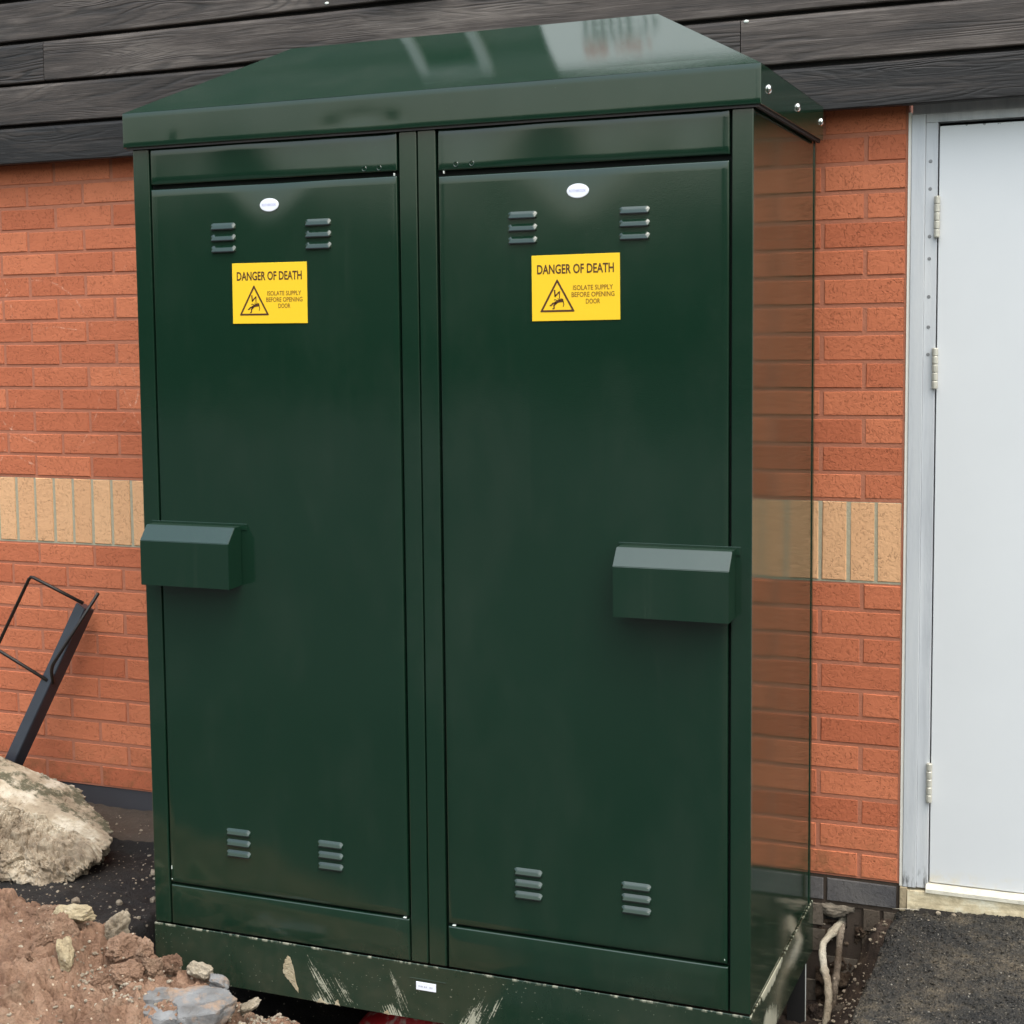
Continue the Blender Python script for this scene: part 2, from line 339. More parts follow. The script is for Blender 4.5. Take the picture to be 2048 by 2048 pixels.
def red_mat():
    b = NB("scuffed_red_plastic")
    sc = b.math('MULTIPLY', b.math('SUBTRACT', b.noise(b.map(b.pos, rot=(0, .6, 0), scale=(60, 60, 9)), 1., 4), .52), 8, clamp=True)
    return b.p(col=b.mix(b.math('MULTIPLY', sc, .7), (.26, .008, .010), (.32, .27, .22)), rough=.45)
M_RED = red_mat()
M_LEAF = simple("distant_foliage", (.035, .05, .025), .8, var=.5, vscale=1.5)
M_PANELW = simple("white_sign_board", (.88, .88, .88), .5, var=.03)
M_SIGNINK = simple("dark_sign_ink", (.05, .06, .06), .6)
M_SIGNRED = simple("red_sign_ink", (.60, .10, .05), .6)
M_GREYFR = simple("grey_opening_frame", (.33, .34, .34), .6)

# ------------------------------------------------------------------ object helpers
def mk(name, bm_or_me, mat, parent=None, smooth=False, loc=None):
    if isinstance(bm_or_me, bmesh.types.BMesh):
        me = bpy.data.meshes.new(name); bmesh.ops.recalc_face_normals(bm_or_me, faces=bm_or_me.faces[:])
        bm_or_me.to_mesh(me); bm_or_me.free()
    else: me = bm_or_me
    if mat is not None and not me.materials: me.materials.append(mat)
    if smooth:
        for p in me.polygons: p.use_smooth = True
    o = bpy.data.objects.new(name, me); COL.objects.link(o)
    if parent: o.parent = parent
    if loc: o.location = loc
    return o
def tag(o, label=None, cat=None, group=None, kind=None):
    if label: o['label'] = label
    if cat: o['category'] = cat
    if group: o['group'] = group
    if kind: o['kind'] = kind
    return o
def empty(name, label, cat, loc=(0, 0, 0), group=None):
    o = bpy.data.objects.new(name, None); COL.objects.link(o); o.location = loc; o.empty_display_size = .05
    return tag(o, label, cat, group)
def box(bm, x0, x1, y0, y1, z0, z1, bev=0., seg=2):
    vs = [bm.verts.new((x, y, z)) for x in (x0, x1) for y in (y0, y1) for z in (z0, z1)]
    fs = [bm.faces.new([vs[i] for i in q]) for q in ((0, 1, 3, 2), (4, 6, 7, 5), (0, 4, 5, 1), (2, 3, 7, 6), (0, 2, 6, 4), (1, 5, 7, 3))]
    if bev:
        es = list({e for f in fs for e in f.edges})
        bmesh.ops.bevel(bm, geom=es, offset=bev, segments=seg, profile=.5, affect='EDGES', clamp_overlap=True)
    return bm
def boxo(name, x0, x1, y0, y1, z0, z1, mat, parent=None, bev=0., seg=2, smooth=False):
    return mk(name, box(bmesh.new(), x0, x1, y0, y1, z0, z1, bev, seg), mat, parent, smooth)
def loft(bm, rings, close=True, cap=True):
    R = [[bm.verts.new(p) for p in r] for r in rings]; n = len(rings[0])
    for a, b in zip(R, R[1:]):
        for i in range(n if close else n - 1):
            bm.faces.new((a[i], a[(i + 1) % n], b[(i + 1) % n], b[i]))
    if cap: bm.faces.new(R[0]); bm.faces.new(R[-1])
    return R
def tube(bm, pts, r, n=8, jitter=0.):
    pts = [Vector(p) for p in pts]; rings = []
    up = Vector((.3, .9, .2))
    for i, p in enumerate(pts):
        d = (pts[min(i + 1, len(pts) - 1)] - pts[max(i - 1, 0)]).normalized()
        a = d.cross(up).normalized(); b_ = d.cross(a)
        rr = (r[i] if isinstance(r, (list, tuple)) else r)
        rings.append([p + (a * math.cos(2 * math.pi * k / n) + b_ * math.sin(2 * math.pi * k / n)) * (rr * (1 + jitter * rnd.uniform(-1, 1))) for k in range(n)])
    loft(bm, rings); return bm
def sheet(name, x0, x1, z0, z1, yf, depth, mat, parent, disp=None, r=.0035, step=.03):
    """pressed sheet-metal face with rolled edges, looking towards -y; disp(x,z) leans the metal in or out"""
    bm = bmesh.new()
    prof = [(0., depth), (0., r)] + [(r * (1 - math.cos(a)), r * (1 - math.sin(a))) for a in (math.pi/6, math.pi/3, math.pi/2)]
    ins = [p[0] for p in prof]; dep = [p[1] for p in prof]
    nx = max(1, int((x1 - x0 - 2 * r) / step)); nz = max(1, int((z1 - z0 - 2 * r) / step))
    xs = [x0 + i_ for i_ in ins] + [x0 + r + (x1 - x0 - 2 * r) * k / nx for k in range(1, nx)] + [x1 - i_ for i_ in reversed(ins)]
    zs = [z0 + i_ for i_ in ins] + [z0 + r + (z1 - z0 - 2 * r) * k / nz for k in range(1, nz)] + [z1 - i_ for i_ in reversed(ins)]
    nX, nZ, m = len(xs), len(zs), len(ins)
    V = []
    for i in range(nX):
        row = []
        for j in range(nZ):
            k = min(i, j, nX - 1 - i, nZ - 1 - j)
            d = dep[k] if k < m else 0.
            # corner handling: keep x,z at own profile inset
            ki, kj = min(i, nX - 1 - i), min(j, nZ - 1 - j)
            if k >= 1 and disp: d += disp(xs[i], zs[j])
            row.append(bm.verts.new((xs[i], yf + d, zs[j])))
        V.append(row)
    for i in range(nX - 1):
        for j in range(nZ - 1):
            bm.faces.new((V[i][j], V[i + 1][j], V[i + 1][j + 1], V[i][j + 1]))
    bmesh.ops.remove_doubles(bm, verts=bm.verts[:], dist=1e-6)
    me = bpy.data.meshes.new(name); bm.normal_update(); bm.to_mesh(me); bm.free()
    return mk(name, me, mat, parent, smooth=True)
def text_mesh(txt, size, wscale=1.):
    cu = bpy.data.curves.new("t", 'FONT'); cu.body = txt; cu.size = size; cu.align_x = 'CENTER'; cu.align_y = 'CENTER'; cu.resolution_u = 3; cu.offset = size * (.020 if size > .02 else .008)
    o = bpy.data.objects.new("t", cu); COL.objects.link(o)
    dg = bpy.context.evaluated_depsgraph_get(); dg.update()
    me = bpy.data.meshes.new_from_object(o.evaluated_get(dg)); bpy.data.objects.remove(o)
    xs = [v.co.x for v in me.vertices] or [0]
    me['w'] = max(xs) - min(xs)
    return me
def add_text(bm, txt, size, cx, y, cz, width=None):
    me = text_mesh(txt, size); k = (width / me['w']) if width else 1.
    ys = [v.co.y for v in me.vertices]; my = (max(ys) + min(ys)) / 2; xs = [v.co.x for v in me.vertices]; mx = (max(xs) + min(xs)) / 2
    vs = [bm.verts.new((cx + (v.co.x - mx) * k, y, cz + (v.co.y - my))) for v in me.vertices]
    for p in me.polygons:
        try: bm.faces.new([vs[i] for i in p.vertices])
        except ValueError: pass
    bpy.data.meshes.remove(me)
def fbm(p, s, o=4): return noise.fractal(Vector(p) * s, 1.0, 2.0, o)       # about -1..1
def lumps(p, s):      # rounded domes with sharp cracks between
    d = noise.voronoi(Vector(p) * s)[0]; return math.sqrt(max(0., 1 - min(1, d[0] * 1.15) ** 2))
def shards(p, s):     # broken, stepped facets: every cell its own level and tilt, about -1..1
    q = Vector(p) * s; d, pts = noise.voronoi(q)
    c = pts[0]; h = noise.noise(c * 17.3 + Vector((3.1, 7.7, 1.3))) * 1.5
    t = Vector((noise.noise(c * 11.1), noise.noise(c * 13.7 + Vector((5, 1, 2))), noise.noise(c * 19.3)))
    e = min(1., (d[1] - d[0]) * 4)
    return h + (q - c).dot(t) * 1.6 - (1 - e) * .8
def gridmesh(name, xs, ys, f, mat, smooth=True):
    nx, ny = len(xs), len(ys)
    verts = [(x, y, 0) for x in xs for y in ys]; verts = [f(x, y) for x, y, _ in verts]
    faces = [(i * ny + j, (i + 1) * ny + j, (i + 1) * ny + j + 1, i * ny + j + 1) for i in range(nx - 1) for j in range(ny - 1)]
    me = bpy.data.meshes.new(name); me.from_pydata(verts, [], faces); me.update()
    return mk(name, me, mat, smooth=smooth)
def lin(a, b, n): return [a + (b - a) * k / n for k in range(n + 1)]
def sstep(a, b, x):
    t = min(1, max(0, (x - a) / (b - a))); return t * t * (3 - 2 * t)

# ------------------------------------------------------------------ ground
XL, XR, YF, YB = -1.8407, -.2271, -.853, -.0724
def ground_h(x, y):
    h = -.13 + .05 * sstep(-.20, -.15, y) + .012 * sstep(-.1, 0, y)
    h += .018 * fbm((x, y, 0), 2.5) + .008 * fbm((x, y, 3), 14) + (.010 * (lumps((x, y, 3), 30) - .7) if -3.4 < x < .2 else 0)
    if y < -.93: h -= .32 * sstep(-.93, -1.0, y) * sstep(-3.4, -3.0, x) * (1 - sstep(-1.1, -.9, x)) * sstep(-2.9, -2.6, y)
    t = sstep(-1.97, -1.86, x + .03 * fbm((x, y, 5), 9)) * (1 - sstep(.0, .03, x)) * sstep(-1.05, -.93, y)
    if x < -1.7: t *= 1 - .75 * sstep(-.60, -.35, y)
    h = h * (1 - t) + (-.46 + .04 * fbm((x, y, 1), 7)) * t
    if x > -.35:
        k = (1 - sstep(.02, .05, x)) * sstep(-2.2, -1.6, y)
        hh = -.385 + .14 * sstep(-.22, -.02, x) - .10 * sstep(-.35, -.75, y) + .02 * lumps((x, y, 2), 22) + .012 * fbm((x, y, 1), 30)
        hh += .13 * sstep(-.16, -.02, y) * sstep(-.15, -.05, x)
        h = h * (1 - k) + hh * k
    elif y < -.8 and x > -1.3: h = min(h, -.2)
    return h
gx = [-60, -30, -12, -6, -4.2, -3.6] + lin(-3.3, -1.7, 110) + lin(-1.6, -.4, 14) + lin(-.34, .06, 60) + [.2, .6, 1.2, 2.5, 5, 10, 25, 60]
gy = [-90, -60, -30, -15, -8, -5, -3.5, -2.6, -2.0, -1.7] + lin(-1.5, .0, 125) + [.5, 1.0]
g = gridmesh("ground", gx, gy, lambda x, y: (x, y, ground_h(x, y) if -3.6 < x < 3 and -3 < y else -.13), M_GROUND)
tag(g, kind='structure')

# asphalt path: a slab with a broken left edge above the open trench
def path_pt(x, y):
    e = -.012 + .016 * fbm((1, y, 0), 9) + .006 * fbm((3, y, 0), 40) - .02 * sstep(-.3, -1.2, y)
    top = -.071 + .075 * min(max(x, 0), .6) * (1 - sstep(-.2, -1.5, y)) * 1.0 - .010 * sstep(0, -1, y)
    top += .0035 * fbm((x, y, 0), 14) + .0075 * fbm((x, y, 4), 60)
    d = x - e
    if d < .03: top -= .012 * (1 - d / .03) if d > 0 else .012 + min(.38, -d * 9)
    return (x, y, top)
px = [-.075, -.055, -.045, -.038] + lin(-.032, .55, 84) + [.7, .9, 1.3, 2., 3., 5.]
py = [-8, -5, -3, -2.2, -1.8] + lin(-1.5, .0, 190)
p = gridmesh("asphalt_path", px, py, path_pt, M_ASPH); tag(p, kind='structure')

# ------------------------------------------------------------------ brick wall
wall = empty("brick_wall", "orange red brick wall with one buff soldier course behind the green cabinet", "wall", (-1.6, 0, -.07))
def wchild(o): o.parent = wall; o.location = Vector(o.location) - wall.location; return o
def brick_mesh(wd, hg, seed, dep=.05):
    r = random.Random(seed); bm = bmesh.new(); w2, h2 = wd / 2, hg / 2
    c = .0022
    def ring(ix, y, jt): return [(sx * (w2 - ix) + r.uniform(-jt, jt), y + r.uniform(-jt, jt) * .6, sz * (h2 - ix) + r.uniform(-jt, jt)) for sx, sz in ((-1, -1), (1, -1), (1, 1), (-1, 1))]
    n = 3
    rings = [ring(0, dep, 0), ring(0, .0030, .0012), ring(.0012, .0008, .0010), ring(c, 0, .0008)]
    loft(bm, rings, cap=True)
    me = bpy.data.meshes.new("brick"); bmesh.ops.recalc_face_normals(bm, faces=bm.faces[:]); bm.to_mesh(me); bm.free(); return me
BC = {}
def put_brick(cx, cz, wd, hg, mat, stuff=None, y=0.):
    key = (round(wd, 3), round(hg, 3), mat.name); var = rnd.randrange(4)
    if (key, var) not in BC:
        me = brick_mesh(wd, hg, hash((key[0], key[1], var)) & 0xffff); me.materials.append(mat); BC[(key, var)] = me
    me = BC[(key, var)]; yy = y + rnd.uniform(-.0012, .0012)
    if stuff is not None:
        k = len(stuff.verts); stuff.from_mesh(me); stuff.verts.ensure_lookup_table()
        bmesh.ops.translate(stuff, verts=stuff.verts[k:], vec=(cx, yy, cz)); return
    o = bpy.data.objects.new("brick", me); COL.objects.link(o); o.parent = wall
    o.location = Vector((cx, yy, cz)) - wall.location
    o.rotation_euler = (rnd.uniform(-.004, .004), rnd.uniform(-.004, .004), rnd.uniform(-.003, .003))
hidden_red, hidden_buff = bmesh.new(), bmesh.new()
def visible(a, b): return (b > -3.2 and a < -1.72 and a > -3.25) or (b > -.50 and a < .01)
def course(z0, edges, mat, hg=.065, hid=None):
    for a, b in edges:
        cz = z0 + .005 + hg / 2 + rnd.uniform(-.001, .001)
        put_brick((a + b) / 2, cz, round(b - a, 4), hg, mat, None if visible(a, b) else hid)
def stretchers(half):
    out = []; x = 0.
    if half: out.append((-.1025, -.006)); x = -.1125
    first = not half
    while x > -4.6:
        a, b = x - .215, x
        if first: b = -.006; first = False
        if a < -1.2 <= b: a -= .0275; out.append((a, b)); x = a - .010; continue
        out.append((a, b)); x = a - .010
    return out
def right_bricks(half):   # beyond the door opening
    out = []; x = 1.10
    if half: out.append((x, x + .1025)); x += .1125
    while x < 3.2: out.append((x, x + .215)); x += .225
    return out
for j in range(0, 29):
    if j in (11, 12, 13): continue
    half = j % 2 == 0 if j < 11 else j % 2 == 0
    course(j * .075, stretchers(half) + right_bricks(half), M_BRICK, hid=hidden_red)
# soldier course
edges = []; x = 0.
while x > -.46: edges.append((x - .065 if x < 0 else x - .068, x if x < 0 else -.006)); x -= .075
xs_ = -2.922 - 20 * .0775
while xs_ < -.55: edges.append((xs_ + .005, xs_ + .0725)); xs_ += .0775
for a, b in edges: put_brick((a + b) / 2, .9375, round(b - a, 4), .215, M_BUFF, None if visible(a, b) else hidden_buff)
x = 1.10
while x < 3.2: put_brick(x + .0325, .9375, .065, .215, M_BUFF, hidden_buff); x += .075
for bm_, m_ in ((hidden_red, M_BRICK), (hidden_buff, M_BUFF)):
    o = mk("brick_run", bm_, m_); o.data.materials.clear(); o.data.materials.append(m_); wchild(o); o['kind'] = 'stuff'
# mortar beds, recessed behind the faces
for nm, z0, z1, m_ in (("mortar_bed", 0, .824, M_MORT_R), ("mortar_bed", .8245, 1.0455, M_MORT_G), ("mortar_bed", 1.046, 2.18, M_MORT_R)):
    wchild(boxo(nm, -4.6, -.0005, .0022, .20, z0, z1, m_)); wchild(boxo(nm, 1.095, 3.2, .0022, .20, z0, z1, m_))
wchild(boxo("mortar_bed", -.0062, 0, .0008, .0022, 0, 2.09, M_MORT_R))
# smooth slate damp course on the left, blue bricks and rough footing on the right
wchild(boxo("damp_course", -4.6, -1.9, .006, .18, -.30, -.001, simple("slate_render", (.055, .052, .058), .6, bump=.001), bev=.002))
for a, b, m_ in ((-.195, -.008, M_BLUE), (-.42, -.205, M_BLUE), (-.645, -.43, M_BLUE)): put_brick((a + b) / 2, -.0415, b - a, .063, m_)
for a, b in ((-.096, -.052), (-.042, -.006)): put_brick((a + b) / 2, -.1165, round(b - a, 3), .062, M_GREYB)
put_brick(-.245, -.1165, .08, .062, M_GREYB); put_brick(-.38, -.1165, .16, .062, M_GREYB)
for a, b in ((-.10, -.006), (-.33, -.20), (-.55, -.34)): put_brick((a + b) / 2, -.1915, round(b - a, 3), .064, M_GREYB, y=.004)
for a, b in ((-.215, -.006), (-.44, -.225)): put_brick((a + b) / 2, -.2665, round(b - a, 3), .064, M_GREYB, y=.008)
for a, b in ((-.10, -.006), (-.325, -.11)): put_brick((a + b) / 2, -.3415, round(b - a, 3), .064, M_GREYB, y=.006)
wchild(boxo("mortar_bed", -1.9, 0, .005, .2, -.085, -.0005, M_MORT_D))
wchild(boxo("mortar_bed", -1.9, -.215, .008, .2, -.5, -.0855, M_MORT_D))
wchild(boxo("mortar_bed", -.140, 1.095, .010, .2, -.5, -.0855, M_MORT_D))
wchild(boxo("mortar_bed", -.2145, -.1405, .010, .2, -.5, -.152, M_MORT_D))
wchild(boxo("mortar_bed", 1.096, 3.2, .01, .2, -.5, -.0005, M_MORT_D))
# lumpy lime mortar smear over the second footing course, with the cable hole left under it
bm = bmesh.new(); bmesh.ops.create_icosphere(bm, subdivisions=4, radius=1)
for v in bm.verts:
    c = v.co; r_ = 1 + .25 * fbm(c, 2.2) + .12 * shards(c, 3) + .07 * shards(c, 7)
    v.co = Vector((-.175 + c.x * .055 * r_, .008 + c.y * .012 * r_, -.103 + c.z * .020 * r_ + .012 * abs(c.x)))
wchild(mk("mortar_smear", bm, mortar("lime_mortar", (.20, .165, .125)), smooth=True))

# earth and rubble still clinging to the footing below the blue brick
bm = bmesh.new(); V = []
for x_ in lin(-.222, -.010, 70):
    row = []
    for z_ in lin(-.46, -.135, 95):
        q = Vector((x_, 0, z_)); cover = sstep(-.16, -.40, z_) * .030 + .016 * fbm(q, 11) + .009 * shards(q, 26) + .005 * shards(q, 60) - .007
        if abs(x_ + .152) < .030 and z_ > -.185: cover = -.02
        row.append(bm.verts.new((x_, .004 - cover, z_)))
    V.append(row)
for i in range(len(V) - 1):
    for j in range(len(V[0]) - 1): bm.faces.new((V[i][j], V[i + 1][j], V[i + 1][j + 1], V[i][j + 1]))
wchild(tag(mk("clinging_earth", bm, soil_mat("trench_earth", (.030, .018, .012), (.075, .050, .034), (.19, .14, .10), .95)), kind='stuff'))

# ------------------------------------------------------------------ timber cladding
clad = empty("timber_cladding", "weathered black timber cladding of long overlapping boards above the brick wall", "cladding", (-1, -.045, 2.088))
def plank(x0, x1, z0, z1, tone=.4):
    bm = bmesh.new(); r_ = random.Random(int(x0 * 1000) + int(z0 * 977))
    prof = [(-.0755, z0 + .001), (-.0775, z0 + .004), (-.0770, z1 - .012), (-.0740, z1 - .004), (-.064, z1), (-.054, z1), (-.054, z0)]
    n = 14
    rings = []
    for k in range(n + 1):
        x = x0 + (x1 - x0) * k / n; wz = .0018 * math.sin(x * 1.7 + z0 * 9) + r_.uniform(-.0004, .0004); wy = .0012 * math.sin(x * 2.3 + z0 * 31)
        rings.append([(x, y_ + wy, z_ + wz) for y_, z_ in prof])
    loft(bm, rings)
    o = mk("plank", bm, M_WOOD); o.color = (tone, tone, tone, 1); o.parent = clad; o.location = -clad.location; return o
rows = [1.528 + (q_ - 1.528) * .9931 for q_ in (2.090, 2.2175, 2.3535, 2.4905, 2.6270, 2.7635, 2.900, 3.0365, 3.173, 3.3095, 3.446)]
joints = [[-3.4, -1.0], [-3.6, -.9, -.4265], [-2.689, 1.1], [-1.2, 2.4], [-2.2, .3], [-3., -.3], [-1.0, 1.2], [-2.6, .1], [-1.7, .9], [-2.9, -.2]]
for i in range(10):
    js = [-4.6] + (joints[i] if i else [-3.4]) + [3.2]
    for a, b in zip(js, js[1:]):
        tn = {0: (.12, .10, .08), 1: (.36, .36, .52), 2: (.20, .50, .40), 3: (.50, .45, .62)}.get(i, (.4, .35, .45))
        tone = tn[min(2, js.index(a))]
        if i == 1: tone = .40 if a < -3 and b < -.4 and a > -4 else (.56 if b > 1 else .4)
        if i == 2: tone = .22 if b < -2.6 else .52
        if i == 3: tone = .50
        plank(a + .0012, b - .0012, rows[i], rows[i + 1] - (.0085 if i < 4 else .008), tone)
o = boxo("backing", -4.6, 3.2, -.0535, .0, 2.125, 3.40, M_DARK); o.parent = clad; o.location = -clad.location
for (x, z) in ((-1.660, 2.4965), (-.411, 2.3325)):
    bm = bmesh.new(); bmesh.ops.create_icosphere(bm, subdivisions=2, radius=.006)
    for v in bm.verts: v.co = Vector((x + v.co.x * 1.2, -.078 + v.co.y * .5, z + v.co.z * .7))
    o = mk("nail_head", bm, M_NIB, smooth=True); o.parent = clad; o.location = -clad.location

# board and bare frame fixed higher up: seen mirrored in the canopy
sb = empty("wall_signboard", "white signboard with dark and red lettering fixed high on the timber cladding", "signboard", (-.75, -.06, 2.75))
def schild(o, e): o.parent = e; o.location = Vector(o.location) - e.location; return o
schild(boxo("board", -1.055, -.28, -.105, -.0785, 2.60, 2.965, M_PANELW, bev=.002), sb)
for nm, z0, hh, x0, x1, m_, n in (("lettering", 2.785, .030, -.93, -.70, M_SIGNINK, 9), ("lettering", 2.822, .020, -.94, -.72, M_SIGNINK, 16), ("lettering", 2.860, .040, -.95, -.74, M_SIGNRED, 13)):
    bm = bmesh.new(); r_ = random.Random(n)
    for k in range(n):
        a = x0 + (x1 - x0) * k / n; wd = (x1 - x0) / n
        if r_.random() < .12: continue
        box(bm, a + wd * .1, a + wd * .38, -.1065, -.1052, z0, z0 + hh)
        t_ = r_.random()
        if t_ < .7: box(bm, a + wd * .38, a + wd * .8, -.1065, -.1052, z0 + hh * r_.choice((0, .4, .8)), z0 + hh * r_.choice((0, .4, .8)) + hh * .2)
    tag(schild(mk(nm, bm, m_), sb), kind='stuff')
fr = empty("wall_frame", "grey rectangular frame fixed high on the timber cladding left of the signboard", "frame", (-1.39, -.06, 2.6))
for a, b, c, d in ((-1.5, -1.47, 2.50, 2.955), (-1.295, -1.265, 2.50, 2.955), (-1.4695, -1.2955, 2.925, 2.955), (-1.4695, -1.2955, 2.50, 2.53)):
    schild(boxo("frame_bar", a, b, -.102, -.0785, c, d, M_GREYFR, bev=.001), fr)

# ------------------------------------------------------------------ steel door
door = empty("steel_door", "pale grey white steel door with worn brass hinges in the brick opening", "door", (.55, 0, -.02))
def dch(o): o.parent = door; o.location = Vector(o.location) - door.location; return o
leaf = dch(boxo("door_leaf", .0775, 1.02, .006, .045, .012, 2.036, M_DOOR, bev=.002))
dch(boxo("sealant", -.0002, .0080, -.0025, .02, -.005, 2.075, M_SEAL, bev=.001))
dch(boxo("door_jamb", .0085, .0435, -.006, .05, -.005, 2.068, M_FRAME, bev=.0015))
dch(boxo("door_jamb", .0437, .0742, .001, .05, -.005, 2.046, M_FRAME, bev=.001))
dch(boxo("door_jamb", 1.024, 1.093, -.004, .05, -.005, 2.068, M_FRAME, bev=.001))
dch(boxo("door_head", .0085, 1.093, .016, .05, 2.0685, 2.20, M_FRAME, bev=.001))
dch(boxo("door_head", .0440, 1.0235, .001, .05, 2.0465, 2.068, M_FRAME, bev=.001))
dch(boxo("frame_stop", .06, 1.05, .046, .12, -.02, 2.1, M_DARK))
for zc in (1.802, 1.406, .290):
    hg = mk("hinge", tube(bmesh.new(), [(.0745, -.004, zc - .054), (.0745, -.004, zc + .054)], .0062, 12), M_HINGE, smooth=False)
    dch(hg)
    for k in range(5):
        z0 = zc - .054 + k * .0217
        bm = tube(bmesh.new(), [(.0745, -.004, z0 + .0008), (.0745, -.004, z0 + .0022), (.0745, -.004, z0 + .0190), (.0745, -.004, z0 + .0204)], [.0066, .0078, .0078, .0066], 14)
        kn = mk("knuckle", bm, M_HINGE, hg)
for u, v in ((1863, 308), (1861, 361), (1861, 453), (1861, 496), (1860, 570), (1860, 629), (1860, 683)):
    z = 2.0 - (v - 268) / 268 * .36
    bm = bmesh.new(); bmesh.ops.create_cone(bm, cap_ends=True, segments=14, radius1=.0048, radius2=.0040, depth=.0012, matrix=Matrix.Translation((.0560, .0004, z)) @ Matrix.Rotation(math.pi / 2, 4, 'X'))
    dch(mk("screw_head", bm, simple("dull_screw", (.24, .24, .24), .5, .4) if 'dull_screw' not in bpy.data.materials else bpy.data.materials['dull_screw']))
# threshold: sloping white nosing over a cream painted step
bm = bmesh.new(); loft(bm, [[(x, .04, .010), (x, -.004, .009), (x, -.014, -.002), (x, -.014, -.012), (x, .04, -.012)] for x in (.070, .3, .7, 1.06)])
dch(mk("threshold", bm, simple("white_threshold_paint", (.66, .61, .50), .7, bump=.002, bscale=70, var=.32, vscale=38)))
bm = bmesh.new(); box(bm, .022, 1.09, -.011, .1, -.12, -.0125); bmesh.ops.subdivide_edges(bm, edges=bm.edges[:], cuts=10, use_grid_fill=True)
for v in bm.verts:
    if v.co.y < .02: v.co += Vector((0, .003 * fbm(v.co, 20), .003 * fbm(v.co + Vector((5, 0, 0)), 16)))
dch(mk("sill", bm, M_SILL))
dch(boxo("sill_end", .001, .0215, -.007, .1, -.075, -.006, simple("raw_sill_end", (.38, .30, .19), .9, bump=.004, bscale=60, var=.4, vscale=60), bev=.003))

# ------------------------------------------------------------------ the cabinet
cab = empty("electrical_cabinet", "large dark green two door electrical cabinet standing against the brick wall", "electrical cabinet", ((XL + XR) / 2, (YF + YB) / 2, -.205))
def cch(o): o.parent = cab; o.location = Vector(o.location) - cab.location; return o
ZP, ZT = -.0580, 2.012
# carcass behind the face pieces
cch(boxo("carcass", XL + .003, XR - .004, YF + .0210, YB - .001, ZP - .001, 2.05, M_GREEN))
# right side panel, a shallow tray between two folded edges; left the same
for xo, s_ in ((XR, 1), (XL, -1)):
    a, b = (xo - .0035, xo - .0012) if s_ > 0 else (xo + .0012, xo + .0035)
    bm = bmesh.new(); n = 18
    V = [[bm.verts.new(((b if s_ > 0 else a) + .0005 * fbm((0, y, z), 1.4), y, z)) for z in lin(ZP, ZT, 40)] for y in lin(YF + .028, YB - .020, n)]
    for i in range(n):
        for j in range(40): bm.faces.new((V[i][j], V[i + 1][j], V[i + 1][j + 1], V[i][j + 1]))
    bmesh.ops.recalc_face_normals(bm, faces=bm.faces[:])
    me = bpy.data.meshes.new("side_panel"); bm.to_mesh(me); bm.free()
    cch(mk("side_panel", me, M_GLOSS, smooth=True))
    if s_ > 0: cch(boxo("corner_fold", xo - .003, xo + .0012, YB - .0188, YB, ZP, ZT, M_GREEN, bev=.001))
    else: cch(boxo("corner_fold", xo - .0012, xo + .003, YB - .0188, YB, ZP, ZT, M_GREEN, bev=.001))
# frame stiles
def stile(x0, x1, wrap=0):
    o = boxo("stile", x0, x1, YF, YF + (.0265 if wrap else .030), ZP + .001, ZT, M_GREEN, bev=.0028, seg=3); return cch(o)
stile(XL, -1.7930, 1); stile(-.2745, XR, 1); stile(-1.0815, -1.0360); stile(-1.0325, -.9860)
cch(boxo("recess", -1.7925, -.2750, YF + .0185, YF + .0205, ZP, ZT, simple("shadow_green", (.003, .005, .004), .9)))  # near-black sheet: the shade in the panel gaps is put into its colour
def wob(a, sc, s_): return lambda x, z: a * fbm((x, z, s_), sc, 2)
def header_disp(seed):
    def f(x, z):
        t = (z - 1.955) / .045
        return .0016 * noise.noise(Vector((x * 5, seed, 0))) * (.3 + 1.5 * t) + .0003 * fbm((x, z, seed), 7, 2)
    return f
sheet_l = sheet("header_panel", -1.7875, -1.0880, 1.9095, 2.004, YF + .0005, .018, M_GREEN, None, header_disp(3.3), step=.015); cch(sheet_l)
sheet_r = sheet("header_panel", -.9800, -.2800, 1.9040, 2.004, YF + .0005, .018, M_GREEN, None, header_disp(8.1), step=.015); cch(sheet_r)
cch(sheet("lower_panel", -1.7875, -1.0860, ZP + .001, .0505, YF, .018, M_GREEN, None, wob(.0006, 3, 1)))
cch(sheet("lower_panel", -.9800, -.2790, ZP + .001, .0485, YF, .018, M_GREEN, None, wob(.0006, 3, 4)))
def door_disp(xc, zt, seed):
    def f(x, z):
        d = .0008 * fbm((x, z, seed), 2.2, 2)
        u = (x - xc) / .085; t = max(0., 1 - (zt - z) / .135)
        d += .0046 * math.exp(-u * u * (1.0 + 2.0 * (1 - t))) * t * t
        return d
    return f
doors = []
for (x0, x1, z0, z1, bx, lab) in ((-1.7875, -1.0885, .0580, 1.8975, -1.440, None), (-.9790, -.2810, .0560, 1.8905, -.631, None)):
    d = sheet("door", x0, x1, z0, z1, YF, .018, M_GREEN, None, door_disp(bx, z1, x0), step=.0155); cch(d); doors.append(d)
def on(parent, o): o.parent = parent; return o        # door meshes carry world-space vertices; offset is inherited from the cabinet
